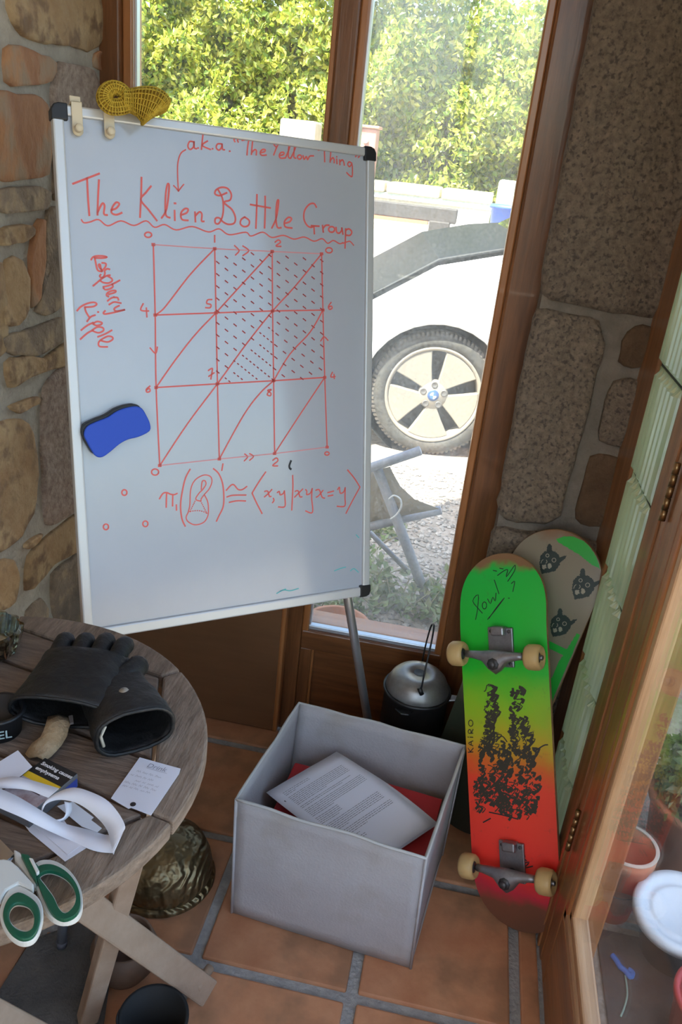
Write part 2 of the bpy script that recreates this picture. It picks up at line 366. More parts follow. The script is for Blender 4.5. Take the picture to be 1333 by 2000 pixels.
# --- window wall: a post, two lights divided by a mullion, boarded below
SILL, GY = 0.327, YW+0.03                            # GY = plane of the glass
XM0, XM1, XP0, XP1 = -0.372, -0.304, 0.046, 0.118
tag(box('trim_1', (XL-0.02, YW-0.02, -0.02), (-0.816, YW+0.08, ZC), wood_z, bevel=0.004), kind='structure')
mull = tag(box('trim_2', (XM0+0.012, YW-0.012, -0.02), (XM1-0.012, YW+0.08, ZC), wood_z, bevel=0.005), kind='structure')
post = tag(box('trim_3', (XP0+0.014, YW-0.02, -0.02), (XP1+0.03, YW+0.08, ZC), wood_z, bevel=0.006), kind='structure')
w1 = thing('window_1', (-0.59, YW, 0.35), kind='structure')
box('bead', (-0.816, YW-0.004, SILL), (-0.794, YW+0.05, ZC), bead_z, w1, bevel=0.004)
box('glazing_strip', (-0.797, YW+0.012, SILL), (-0.790, YW+0.028, ZC), alu_strip, w1)
box('bead', (XM0, YW-0.004, SILL), (XM0+0.0125, YW+0.05, ZC), bead_z, w1, bevel=0.003)
box('sill', (-0.816, YW-0.01, SILL-0.07), (XM0+0.012, YW+0.07, SILL), wood_x, w1, bevel=0.005)
box('panel', (-0.83, YW-0.045, 0.0), (XM0+0.016, YW-0.02, SILL+0.14), panel_b, w1, bevel=0.006)
box('panel_edge', (XM0+0.005, YW-0.048, 0.0), (XM0+0.019, YW-0.012, SILL+0.14), bead_z, w1, bevel=0.006)
box('pane', (-0.80, GY-0.002, SILL), (XM0+0.01, GY+0.002, ZC), pane_m, w1)
w2 = thing('window_2', (-0.13, YW, 0.0), kind='structure')
box('bead', (XM1-0.0125, YW-0.006, SILL-0.01), (XM1+0.006, YW+0.05, ZC), bead_z, w2, bevel=0.004)
box('bead', (XP0-0.004, YW-0.006, SILL-0.01), (XP0+0.0145, YW+0.05, ZC), bead_z, w2, bevel=0.004)
box('glazing_strip', (XM1+0.006, YW+0.006, SILL+0.004), (XM1+0.0095, YW+0.026, ZC), alu_strip, w2)
box('glazing_strip', (XM1+0.003, YW+0.002, SILL-0.004), (XP0-0.002, YW+0.022, SILL+0.008), alu_strip, w2, bevel=0.002)
box('sill', (XM1-0.012, YW-0.008, SILL-0.062), (XP0+0.015, YW+0.045, SILL-0.004), wood_x, w2, bevel=0.004)
box('outer_sill', (XM1-0.01, YW+0.045, SILL-0.09), (XP0+0.015, YW+0.11, SILL-0.005), bead_x, w2, bevel=0.004)
box('panel', (XM1+0.02, YW+0.012, 0.06), (XP0+0.015, YW+0.03, SILL-0.06), wood_x, w2)
box('stile', (XM1-0.012, YW-0.006, -0.01), (XM1+0.02, YW+0.04, SILL-0.06), wood_z, w2, bevel=0.003)
box('stile', (XM1+0.018, YW-0.002, 0.06), (XM1+0.026, YW+0.03, SILL-0.062), bead_z, w2, bevel=0.003)
box('bottom_rail', (XM1+0.02, YW-0.006, -0.01), (XP0+0.015, YW+0.04, 0.062), wood_x, w2, bevel=0.004)
box('pane', (XM1, GY-0.002, SILL-0.002), (XP0+0.004, GY+0.002, ZC), pane_d, w2)

# --- granite pier in the corner
YP = 1.745
pier = tag(box('wall_pier', (XP1+0.012, YP, -0.05), (0.592, YW+0.22, ZC), mortar_p), kind='structure')
FP = Frame((0, YP, 0), (1, 0, 0), (0, 0, 1))       # z axis points to -y, into the room
PX0 = XP1+0.004
for k, (o, mm, dp) in enumerate([
    ([(PX0,1.275),(0.20,1.268),(0.30,1.262),(0.372,1.26),(0.374,1.6),(0.374,2.0),(0.37,2.33),(0.25,2.34),(PX0,2.34),(PX0-.002,2.0),(PX0,1.6)], granite, 0.032),
    ([(PX0,0.79),(0.17,0.775),(0.235,0.785),(0.262,0.81),(0.268,1.0),(0.272,1.20),(0.255,1.243),(PX0,1.252),(PX0-.003,1.1),(PX0,0.9)], granite, 0.032),
    ([(0.305,1.16),(0.335,1.155),(0.374,1.16),(0.374,1.235),(0.34,1.248),(0.308,1.23)], stoneE, 0.014),
    ([(0.30,0.99),(0.374,0.985),(0.374,1.13),(0.34,1.135),(0.302,1.125)], granite, 0.022),
    ([(0.292,0.80),(0.33,0.79),(0.372,0.80),(0.374,0.955),(0.335,0.965),(0.295,0.955)], stoneE, 0.014),
    ([(PX0,0.42),(0.2,0.41),(0.30,0.42),(0.374,0.42),(0.374,0.6),(0.372,0.755),(0.30,0.765),(0.2,0.755),(PX0,0.758),(PX0,0.6)], granite, 0.034),
    ([(PX0,0.01),(0.22,0.01),(0.37,0.01),(0.372,0.2),(0.37,0.39),(0.24,0.395),(PX0,0.39),(PX0,0.2)], granite, 0.03)]):
    stone(o, mm, pier, FP, depth=dp*0.75, rough=dp*0.26, seed=20+k, grow=1.012)
rough_w = mat('rough_pale_render', (0.46, 0.43, 0.38), 0.95, (0.62, 0.58, 0.52), 60, bump=1.0, bscale=110)
stone([(0.47, -0.05), (0.613, -0.05), (0.618, 0.2), (0.606, 0.45), (0.616, 0.8), (0.608, 1.3), (0.614, 2.3), (0.47, 2.3), (0.47, 1.2), (0.47, 0.5)], rough_w, pier, FP, depth=0.02, rough=0.006, seed=61)

# --- right wall: fluted glass blocks between timber, then the glazed door
tag(box('trim_4', (XR-0.006, 1.60, -0.02), (XR+0.10, YP+0.005, ZC), wood_z2, bevel=0.005), kind='structure')
w3 = thing('window_3', (XR, 1.49, 0), kind='structure')
def block_mesh(y0, y1, z0, z1):
    vs, fs = [], []; n = 6; k = 6; zs = [z0, z0+0.013, z1-0.013, z1]; ys = []
    W = y1-y0
    for i in range(n*k+1):
        t = i/(n*k); e = 0.010
        ys.append((y0+0.012+(W-0.024)*t, 0.013*(0.5-0.5*math.cos(2*math.pi*t*n))))
    ys = [(y0, 0.0)]+ys+[(y1, 0.0)]; m_ = len(ys)
    for zi, z in enumerate(zs):
        for y, d in ys: vs.append((XR-(d if zi in (1, 2) else 0.0), y, z))
    for zi in range(3):
        for i in range(m_-1): a = zi*m_+i; fs.append((a, a+m_, a+m_+1, a+1))
    b = len(vs); vs += [(XR+0.085, y0, z0), (XR+0.085, y1, z0), (XR+0.085, y0, z1), (XR+0.085, y1, z1)]
    fs += [(b, b+1, b+3, b+2), (0, *range(1, m_), b+1, b), (0, b, b+2, 3*m_, 2*m_, m_), (m_-1, 2*m_-1, 3*m_-1, 4*m_-1, b+3, b+1), (3*m_, b+2, b+3, *reversed(range(3*m_, 4*m_)))]
    return vs, fs
for k in range(11):
    z0 = 0.132+0.2133*k-0.2133*0
    if z0+0.21 > ZC: break
    vs, fs = block_mesh(1.387, 1.597, z0+0.003, z0+0.2105); mo('glass_block', vs, fs, gblock, w3)
    if k: box('joint', (XR+0.001, 1.387, z0-0.0025), (XR+0.08, 1.597, z0+0.0028), mat('dark_joint', (0.05, 0.06, 0.045), 0.9), w3)
box('sill', (XR, 1.38, -0.02), (XR+0.10, 1.60, 0.132), wood_y2, w3, bevel=0.004)
jamb = tag(box('trim_5', (XR-0.004, 1.268, -0.02), (XR+0.10, 1.387, ZC), wood_z2, bevel=0.005), kind='structure')
box('rebate', (XR-0.008, 1.30, -0.005), (XR-0.003, 1.318, ZC-0.01), wood_z2, jamb, bevel=0.0015)
dr = thing('door_1', (XR+0.02, 0.8, 0), kind='structure')
DZ = 0.205; D0 = -0.05
box('stile', (XR-0.004, 1.205, 0.004), (XR+0.045, 1.266, ZC-0.02), wood_z2, dr, bevel=0.003)
box('bottom_rail', (XR-0.004, D0, 0.004), (XR+0.045, 1.205, DZ), wood_y2, dr, bevel=0.003)
box('stile', (XR-0.004, D0-0.10, 0.004), (XR+0.045, D0, ZC-0.02), wood_z2, dr, bevel=0.003)
box('bead', (XR-0.004, 1.178, DZ), (XR+0.03, 1.206, ZC-0.02), bead_z, dr, bevel=0.006)
box('bead', (XR-0.004, D0, DZ-0.001), (XR+0.03, 1.205, DZ+0.028), bead_y, dr, bevel=0.006)
box('glazing_bead', (XR+0.000, 1.158, DZ+0.028), (XR+0.03, 1.179, ZC-0.02), bead_z2, dr, bevel=0.004)
box('glazing_bead', (XR+0.000, D0, DZ+0.027), (XR+0.03, 1.178, DZ+0.047), bead_y, dr, bevel=0.004)
box('pane', (XR+0.008, D0, DZ+0.04), (XR+0.012, 1.165, ZC-0.02), door_gl, dr)
brass = mat('tarnished_brass', (0.36, 0.22, 0.10), 0.35, (0.2, 0.11, 0.05), 30, metal=0.9)
for (px, py) in ((1312, 965), (1123, 1648)):
    p = onx(px, py, XR-0.012); vs, fs = [], []
    h = thing('hinge', (XR-0.012, 1.268, p.z))
    h.parent = dr; h.location = V((XR-0.012, 1.268, p.z))-WL[dr.name]
    for q in range(5): tubeo('knuckle', [(XR-0.012, 1.267, p.z-0.05+q*0.02), (XR-0.012, 1.267, p.z-0.032+q*0.02)], 0.0055, brass, h, 10)

# --- behind the camera: added plastered back wall, part glazed to steer the room light, a second fixed glazed light beside the door
plaster = mat('warm_plaster', (0.55, 0.50, 0.43), 0.9, (0.6, 0.55, 0.48), 6)
tag(box('wall_back', (XL, -1.4, -0.05), (XR+0.06, -1.28, 0.85), plaster), kind='structure')  # unseen; added to hold back light from the rear
w5 = thing('window_5', (-0.25, -1.34, 0.85), kind='structure')  # unseen panes, added to let frontal light reach the skateboard corner
for x_ in (XL+0.01, -0.28, XR-0.03): box('post', (x_, -1.38, 0.85), (x_+0.06, -1.30, ZC), wood_z, w5, bevel=0.004)
box('pane', (XL+0.02, -1.342, 0.85), (XR, -1.338, ZC), door_gl, w5)
w4 = thing('window_4', (XR, -0.7, 0), kind='structure')
box('stile', (XR-0.004, -1.28, 0.004), (XR+0.045, -1.19, ZC-0.02), wood_z, w4, bevel=0.003)
box('bottom_rail', (XR-0.004, -1.19, 0.004), (XR+0.045, D0-0.10, DZ), wood_y, w4, bevel=0.003)
box('pane', (XR+0.008, -1.19, DZ), (XR+0.012, D0-0.10, ZC-0.02), door_gl, w4)

# ================================================================== OUTSIDE
GZ = -0.06
gravel_m = mat('pale_gravel_ground', (0.25, 0.205, 0.165), 0.95, (0.38, 0.33, 0.275), 30, bump=1.0, bscale=60, col3=(0.22, 0.18, 0.14), scale3=45)
grd = tag(box('ground', (-14, -6, GZ-0.3), (14, 16, GZ), gravel_m), kind='structure')
vs, fs, cl = [], [], []
OCT = [(1,0,0),(-1,0,0),(0,1,0),(0,-1,0),(0,0,1),(0,0,-1)]; OF = [(0,2,4),(2,1,4),(1,3,4),(3,0,4),(2,0,5),(1,2,5),(3,1,5),(0,3,5)]
for i in range(6500):
    y = 2.05+2.25*R_.random()**1.4; x = R_.uniform(-0.9, 0.6)+0.05*(y-2); s = R_.uniform(0.006, 0.017); b = len(vs)
    q = Matrix.Rotation(R_.uniform(0, 6.3), 3, 'Z')
    for o in OCT: vs.append(V((x, y, GZ+s*0.3))+q @ V((o[0]*s*R_.uniform(.8, 1.3), o[1]*s*R_.uniform(.6, 1.0), o[2]*s*R_.uniform(.45, .8))))
    fs += [tuple(b+k for k in f) for f in OF]; g = R_.uniform(0.17, 0.46); cl += [(g, g*0.9, g*0.78)]*8
pebm = bpy.data.materials.new('pebbles'); pebm.use_nodes = True
_a = pebm.node_tree.nodes.new('ShaderNodeAttribute'); _a.attribute_name = 'leaf'; pebm.node_tree.links.new(_a.outputs['Color'], pebm.node_tree.nodes['Principled BSDF'].inputs[0]); pebm.node_tree.nodes['Principled BSDF'].inputs['Roughness'].default_value = 0.9
tag(mo('gravel', vs, fs, pebm, attr=cl), 'loose pale gravel lying on the ground outside the window', 'gravel', kind='stuff')

# --- leaves
leaf_m = mat_translucent('sunlit_leaf', (0.2, 0.3, 0.05), 0.42, 0.05, 0.4, leafvar=True)
def leaves(name, pts, size, cols, parent, label=None, seedn=None, flat=0.0):
    vs, fs, cl = [], [], []
    for p in pts:
        s = size*R_.uniform(0.6, 1.35)
        d = V((R_.gauss(0, 1), R_.gauss(0, 1)-0.4, R_.gauss(0, 0.8)+flat)).normalized(); a = d.orthogonal().normalized(); a = Matrix.Rotation(R_.uniform(0, 6.28), 3, d) @ a; c = d.cross(a)
        b = len(vs); fold = d*s*0.12
        vs += [p-a*s*0.5, p+c*s*0.3+fold, p+a*s*0.55, p-c*s*0.3+fold]
        fs += [(b, b+1, b+2), (b, b+2, b+3)]
        k = R_.random(); base = cols[int(k*len(cols)) % len(cols)]; v = R_.uniform(0.75, 1.2)
        cl += [tuple(min(1, x*v) for x in base)]*2
    o = mo(name, vs, fs, leaf_m, parent, attr=cl); tag(o, label, kind='stuff'); return o
HY = 8.6
hedge = thing('hedge', (-1.5, HY+0.6, 1.0), 'tall sunlit leafy hedge growing behind the garden wall', 'hedge')
HCOL = [(0.38,0.42,0.05),(0.48,0.50,0.07),(0.26,0.36,0.045),(0.56,0.53,0.10),(0.18,0.28,0.04),(0.42,0.47,0.08)]
pts = []
for i in range(95000):
    x = R_.uniform(-6.2, 2.6); z = R_.uniform(1.0, 3.5)
    top = 2.86+0.9/(1+math.exp((x+0.9)*3.0))+0.15*noise.noise(V((x*1.3, 0, 3)))
    if z > top: continue
    y = HY+0.42*noise.noise(V((x*1.5, z*1.7, 1)))+0.22*noise.noise(V((x*4, z*4, 5)))+abs(R_.gauss(0, 0.22))+0.1
    if noise.noise(V((x*2.6, z*3.0, 9))) < -0.33 and R_.random() < 0.75: y += 0.5
    pts.append(V((x, y, z)))
leaves('foliage', pts, 0.066, HCOL, hedge)
vs, fs = [], []
bark = mat('hedge_bark', (0.10, 0.07, 0.045), 0.9, (0.2, 0.15, 0.1), 20)
for i in range(34):
    x = R_.uniform(-6, 2.4); p = [V((x, HY+0.75, 0.9))]
    for k in range(5): p.append(p[-1]+V((R_.uniform(-.22, .22), R_.uniform(-.12, .06), R_.uniform(.25, .45))))
    tube(smooth_path(p, 3), 0.022, 6, V0=vs, F0=fs)
tag(mo('branches', vs, fs, bark, hedge, smooth=True), kind='stuff')
vs, fs, cl = [], [], []
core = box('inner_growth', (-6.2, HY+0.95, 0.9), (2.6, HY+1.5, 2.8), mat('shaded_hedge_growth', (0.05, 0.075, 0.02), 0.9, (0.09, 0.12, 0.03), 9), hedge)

# --- garden wall with coping, far behind the car
gw_m = mat('white_limewash', (0.80, 0.77, 0.70), 0.9, (0.70, 0.66, 0.58), 5, bump=0.3)
coping = mat('stone_coping', (0.56, 0.49, 0.36), 0.9, (0.66, 0.6, 0.46), 12, bump=0.4, rnd=0.08)
gw = thing('garden_wall', (-1.2, 7.9, GZ), 'long low white wall with stone coping in front of the hedge', 'wall')
box('wall_body', (-5.5, 7.85, GZ), (0.0, 8.2, 1.17), gw_m, gw)
x = -5.5
while x < -0.05:
    L = R_.uniform(0.42, 0.6); box('coping_stone', (x, 7.78, 1.21), (min(x+L-0.02, 0.0), 8.25, 1.30), coping, gw, bevel=0.015); x += L
box('ledge', (-5.5, 7.80, 1.165), (0.0, 8.22, 1.212), mat('pale_green_ledge', (0.55, 0.64, 0.52), 0.8), gw)
rail = thing('timber_railing', (-1.0, 7.55, GZ), 'dark timber rail and post standing against the white garden wall', 'railing')
dk = mat('dark_stained_timber', (0.045, 0.04, 0.038), 0.7, (0.07, 0.06, 0.055), 10)
box('rail', (-5.0, 7.5, 1.03), (-0.28, 7.6, 1.15), dk, rail, bevel=0.01)
box('rail_strip', (-5.0, 7.49, 1.0), (-0.52, 7.58, 1.03), mat('orange_strip', (0.55, 0.22, 0.10), 0.7), rail)
for px in (-0.42, -2.2, -4.0): box('post', (px-0.09, 7.49, GZ), (px+0.09, 7.61, 1.04), dk, rail, bevel=0.01)
tag(box('concrete_block', (0.03, 7.9, GZ), (1.2, 8.35, 1.42), mat('pale_concrete', (0.66, 0.61, 0.52), 0.9, (0.74, 0.7, 0.6), 6, bump=0.3), bevel=0.03), 'pale concrete block pier at the end of the garden wall', 'block')
bn = thing('plastic_tub', (0.16, 7.5, 0.80), 'blue plastic tub standing on the ledge beside the concrete pier', 'tub')
blue_pl = mat('blue_plastic', (0.06, 0.13, 0.50), 0.45)
Fb = Frame((0.17, 7.55, 0.90), (1, 0, 0), (0, 1, 0))
latheo('body', [(0.0, 0.0), (0.15, 0.0), (0.17, 0.30), (0.185, 0.30), (0.185, 0.33), (0.165, 0.33), (0.14, 0.03), (0, 0.03)], Fb, blue_pl, bn)
tag(box('ledge_block', (-0.10, 7.3, GZ), (1.1, 7.85, 0.90), gw_m, bevel=0.02), 'white masonry ledge below the blue tub', 'ledge')
pb = thing('post_box', (-1.25, 7.9, 1.3), 'small brick-red box with a pale knob standing on the coping', 'box')
p_ = ony(718, 275, 7.95)
box('body', (p_.x-0.12, 7.86, 1.30), (p_.x+0.09, 8.06, p_.z+0.10), mat('brick_red_paint', (0.42, 0.22, 0.17), 0.8), pb, bevel=0.01)
box('lid', (p_.x-0.14, 7.84, p_.z+0.10), (p_.x+0.11, 8.08, p_.z+0.125), mat('brick_red_lid', (0.5, 0.26, 0.18), 0.8), pb, bevel=0.008)
latheo('knob', [(0, 0.03), (0.018, 0.025), (0.024, 0.012), (0.018, 0), (0, 0)], Frame((p_.x+0.0, 7.86, p_.z), (1, 0, 0), (0, 0, 1)), mat('white_knob', (0.85, 0.85, 0.82), 0.3), pb, 16)
p_ = ony(592, 250, 8.0)
tag(box('stone_block', (p_.x-0.18, 7.85, 1.30), (p_.x+0.15, 8.15, p_.z+0.06), coping, bevel=0.02), 'pale loose stone block lying on the wall coping', 'stone')

# --- car parked beside the gravel
ca = rad(8); CX = V((math.cos(ca), math.sin(ca), 0)); CN = V((-math.sin(ca), math.cos(ca), 0))
FC = Frame((-0.085-0.06*math.cos(ca), 4.477, GZ), CX, CN)      # x to the rear, y to the far side, z up; origin under the front wheel
car = thing('car', FC(1.2, 0.85, 0), 'white compact car with black bonnet and five-spoke wheels on the gravel', 'car')
paint = mat('white_car_paint', (0.82, 0.84, 0.85), 0.2, coat=0.8)
gloss_b = mat('black_car_panel', (0.012, 0.014, 0.016), 0.5, spec=0.25)
glass_c = mat('dark_car_glass', (0.02, 0.028, 0.028), 0.05, coat=0.5)
rubber = mat('tyre_rubber', (0.035, 0.033, 0.03), 0.8, (0.075, 0.068, 0.058), 30)
tread = rubber
def arch(cx, r, n=16): return [(cx+r*math.cos(math.pi-math.pi*k/n), 0.345+r*math.sin(math.pi*k/n)) for k in range(n+1)]
WBS = 2.55
low = [(-0.78, 0.22), (-0.42, 0.19)]+arch(0, 0.415)+[(0.42, 0.19), (2.12, 0.19)]+arch(WBS, 0.415)+[(2.98, 0.22), (3.14, 0.30), (3.18, 0.55), (3.14, 0.85), (3.08, 1.02)]
belt = [(3.08, 1.02), (2.4, 1.12), (1.6, 1.13), (0.95, 1.17), (0.55, 1.205), (0.24, 1.15), (-0.08, 1.065), (-0.18, 0.998), (-0.41, 0.848), (-0.60, 0.74), (-0.76, 0.60), (-0.82, 0.42)]
def side_body(outline, y0, y1, name, m, inset=0.05, bev=0.02):
    vs = []; fs = []; n = len(outline)
    for y, s in ((y0+inset*0, 0), (y1, 0)):
        for p in outline: vs.append(FC(p[0], y, p[1]))
    fs.append(tuple(range(n))); fs.append(tuple(n+i for i in reversed(range(n))))
    for i in range(n): j = (i+1) % n; fs.append((i, n+i, n+j, j))
    return mo(name, vs, fs, m, car, bevel=bev, seg=3)
side_body(low+belt[1:], 0.0, 1.72, 'body', paint, bev=0.03)
hood = [(-0.76, 0.62), (-0.60, 0.76), (-0.41, 0.868), (-0.18, 1.015), (-0.08, 1.08), (0.24, 1.165), (0.55, 1.215), (0.50, 1.24), (0.24, 1.20), (-0.08, 1.115), (-0.18, 1.05), (-0.41, 0.90), (-0.60, 0.795), (-0.74, 0.68)]
side_body([(x, z-0.012) for x, z in hood], 0.03, 1.69, 'bonnet', gloss_b, bev=0.03)
cab = [(0.34, 1.14), (0.45, 1.235), (0.75, 1.40), (1.05, 1.53), (1.5, 1.60), (2.2, 1.58), (2.75, 1.50), (3.0, 1.30), (3.05, 1.03), (1.6, 1.10)]
side_body(cab, 0.10, 1.62, 'cabin_glass', glass_c, bev=0.05)
roof = [(0.98, 1.525), (1.08, 1.56), (1.5, 1.618), (2.2, 1.60), (2.78, 1.52), (2.74, 1.49), (2.2, 1.565), (1.5, 1.585), (1.08, 1.53)]
side_body(roof, 0.09, 1.63, 'roof', gloss_b, bev=0.012)
fbox('sill_skirt', FC, (0.40, 0.01, 0.16), (2.15, 0.10, 0.24), gloss_b, car, bevel=0.01)
liner = mat('wheel_arch_liner', (0.01, 0.01, 0.01), 0.9)
silver = mat('silver_alloy', (0.30, 0.265, 0.215), 0.45, metal=0.2)
silver_d = mat('alloy_recess', (0.08, 0.075, 0.07), 0.5)
def wheel(cx):
    w_ = thing('wheel', FC(cx, 0.06, 0)); w_.parent = car; w_.location = WL[w_.name]-WL[car.name]
    Fw = Frame(FC(cx, 0.055, 0.357), CX, V((0, 0, 1)))       # z axis points at the viewer (-CN)
    latheo('tyre', [(0.268, -0.15), (0.30, -0.155), (0.345, -0.14), (0.357, -0.10), (0.357, -0.04), (0.352, -0.015), (0.335, 0.006), (0.30, 0.012), (0.274, 0.004), (0.268, -0.02)], Fw, rubber, w_, 64)
    for k in range(90):
        if k % 3: continue
    vs, fs = [], []
    for k in range(84):
        a = 2*math.pi*k/84; u = V((math.cos(a), math.sin(a), 0)); t = V((-math.sin(a), math.cos(a), 0))
        b = len(vs)
        for rr, zz in ((0.338, 0.006), (0.3585, -0.014), (0.3595, -0.05), (0.340, -0.03)):
            for sg in (-1, 1): q = u*rr+t*sg*0.007; vs.append(Fw(q.x, q.y, zz))
        fs += [(b, b+1, b+3, b+2), (b+2, b+3, b+5, b+4), (b, b+2, b+4, b+6), (b+1, b+7, b+5, b+3)]
    tag(mo('tread_blocks', vs, fs, mat('tread_rubber', (0.11, 0.095, 0.08), 0.9), w_), kind='stuff')
    latheo('rim', [(0.255, -0.10), (0.262, -0.02), (0.276, 0.004), (0.272, 0.010), (0.258, 0.004), (0.25, -0.02), (0.245, -0.10)], Fw, silver, w_, 64)
    latheo('wheel_well', [(0.25, -0.085), (0.0, -0.085)], Fw, silver_d, w_, 40)
    for k in range(5):                                   # five broad spokes, the gaps between them taper to the hub
        a0 = math.pi/2+2*math.pi*(k+0.5)/5; o = []
        for t in range(7): a = a0-0.47+0.94*t/6; o.append((0.256*math.cos(a), 0.256*math.sin(a)))
        for r, da in ((0.16, 0.44), (0.085, 0.42), (0.05, 0.50)): o.append((r*math.cos(a0+da), r*math.sin(a0+da)))
        for r, da in ((0.05, -0.50), (0.085, -0.42), (0.16, -0.44)): o.append((r*math.cos(a0+da), r*math.sin(a0+da)))
        prismo('spoke', o, Fw, -0.035, 0.000, silver, w_, bevel=0.006)
    latheo('hub', [(0.0, 0.003), (0.075, 0.002), (0.085, -0.01), (0.085, -0.04)], Fw, silver, w_, 32)
    for k in range(5):
        a = math.pi/2+2*math.pi*k/5; latheo('bolt', [(0, 0.004), (0.013, 0.004), (0.016, 0.0065), (0.019, 0.004), (0.019, -0.006)], Frame(Fw(0.062*math.cos(a), 0.062*math.sin(a), 0), CX, V((0, 0, 1))), mat('dark_bolt', (0.16, 0.15, 0.14), 0.5, metal=0.5), w_, 14)
    cap = thing('emblem', Fw(0, 0, 0.004)); cap.parent = w_; cap.location = WL[cap.name]-WL[w_.name]
    latheo('emblem_ring', [(0, 0.006), (0.030, 0.006), (0.033, 0.002)], Fw, mat('emblem_blue', (0.03, 0.08, 0.22), 0.4), cap, 32)
    for q in range(4):
        pl = [(0, 0)]+[(0.0195*math.cos(q*math.pi/2+t*math.pi/12), 0.0195*math.sin(q*math.pi/2+t*math.pi/12)) for t in range(7)]
        prismo('emblem_quarter', pl, Fw, 0.005, 0.0072, mat('emblem_white', (0.4, 0.42, 0.45), 0.4) if q % 2 else mat('emblem_light_blue', (0.05, 0.14, 0.34), 0.4), cap)
    latheo('arch_liner', [(0.405, -0.04), (0.405, -0.22), (0.0, -0.22)], Fw, liner, w_, 40)
wheel(0.0); wheel(WBS)
tag_s = fbox('door_seam', FC, (0.72, -0.003, 0.3), (0.726, 0.01, 1.12), gloss_b, car)

# --- old folding chair with a canvas sling, just outside the glass
tubem = mat('weathered_blue_grey_tube', (0.24, 0.25, 0.28), 0.6, (0.36, 0.36, 0.37), 18, bump=0.1)
canvas = mat_translucent('faded_canvas', (0.42, 0.36, 0.26), 0.35, 0.02, 0.6)
fc = thing('folding_chair', (-0.2, 2.75, GZ), 'weathered blue-grey tubular folding chair with slack canvas outside the window', 'chair')
Yc = 2.72
A = ony(822, 880, Yc); B = ony(725, 913, Yc); C_ = ony(862, 996, Yc+0.05); D = ony(725, 1028, Yc+0.05)
tubeo('top_bar', [A, B, B+(B-A)*3.2], 0.017, tubem, fc)
tubeo('seat_bar', [C_, D, D+(D-C_)*1.9], 0.017, tubem, fc)
Ft = onz(838, 1180, GZ+0.01); T = ony(738, 915, Yc+0.02)
tubeo('leg', [T, (T+Ft)/2, Ft], 0.0195, tubem, fc)
off_ = V((-0.42, -0.03, 0)); tubeo('leg', [T+off_, Ft+off_], 0.0195, tubem, fc)
S0 = ony(725, 1042, Yc+0.1); S1 = ony(800, 1118, Yc+0.06); tubeo('strut', [S0+(S0-S1)*1.5, S0, S1], 0.010, tubem, fc)
vs, fs = [], []
e0 = [ony(x, y, Yc+0.012) for x, y in ((762, 912), (768, 925), (782, 950), (810, 976), (858, 994))]
for i, p in enumerate(e0):
    qb = D+(D-C_)*(0.33/(C_.x-D.x)); qt = B+(B-A)*(0.33/(A.x-B.x)); q = qt.lerp(qb, i/4)
    for k in range(9): t = k/8; z_ = p.lerp(q, t); vs.append(z_+V((0, 0.03*math.sin(math.pi*t), 0)))
for i in range(4):
    for k in range(8): a = i*9+k; fs.append((a, a+1, a+10, a+9))
sl_ = mo('canvas_sling', vs, fs, canvas, fc, smooth=True); sm = sl_.modifiers.new('thick', 'SOLIDIFY'); sm.thickness = 0.003
tie = [ony(x, y, Yc-0.015) for x, y in ((760, 975), (770, 968), (782, 975), (784, 990), (775, 1005), (763, 1014))]
tubeo('tie', smooth_path(tie, 5), 0.0035, mat('white_cord', (0.7, 0.7, 0.66), 0.8), fc, 6)

# --- weeds under the window
WC = [(0.16,0.23,0.075),(0.22,0.29,0.10),(0.28,0.29,0.14),(0.12,0.17,0.06)]
for (px, py, sp, hh, n, lab) in ((640, 1210, .09, .13, 200, 'low green weeds growing at the left corner of the window'), (740, 1190, .11, .14, 330, 'tangled weeds in front of the chair leg, outside the window'),
                                 (835, 1215, .08, .12, 240, 'clump of weeds growing around the chair foot'), (690, 1120, .08, .15, 200, 'dry yellowish weeds beside the chair strut'), (745, 1055, .05, .12, 70, 'small tuft of fresh green weed under the canvas')):
    c = onz(px, py, GZ); c.y = max(c.y, 2.22 if py > 1150 else 2.6)
    c.x = ony(px, py, c.y).x
    wd = thing('weed', c, lab, 'weed'); pts = []
    vs, fs = [], []
    for i in range(max(8, n//14)):
        b = c+V((R_.gauss(0, sp), abs(R_.gauss(0, sp*.7)), 0)); t = b+V((R_.gauss(0, .05), R_.gauss(0, .05), hh*R_.uniform(.5, 1.1))); mid = b.lerp(t, .5)+V((R_.gauss(0, .02), R_.gauss(0, .02), 0))
        path = smooth_path([b, mid, t], 3); tube(path, 0.0022, 5, V0=vs, F0=fs)
        for k in range(14): pts.append(path[R_.randrange(1, len(path))]+V((R_.gauss(0, .018), R_.gauss(0, .018), R_.gauss(0, .012))))
    tag(mo('stems', vs, fs, mat('dry_stem', (0.28, 0.22, 0.12), 0.8, (0.2, 0.22, 0.09), 10), wd), kind='stuff')
    leaves('weed_leaves', pts, 0.034, WC, wd, flat=0.8)
pt = thing('flower_pot', (-0.22, 2.18, GZ), 'old terracotta bowl half hidden by weeds below the window', 'pot')
pc = ony(660, 1215, 2.2)
terra = mat('terracotta', (0.40, 0.15, 0.075), 0.8, (0.5, 0.22, 0.12), 9, bump=0.1)
latheo('bowl', [(0, 0), (0.06, 0), (0.095, pc.z-GZ-0.03), (0.105, pc.z-GZ-0.03), (0.105, pc.z-GZ), (0.093, pc.z-GZ), (0.085, pc.z-GZ-0.04), (0, pc.z-GZ-0.04)], Frame((pc.x, 2.2, GZ), (1, 0, 0), (0, 1, 0)), terra, pt)

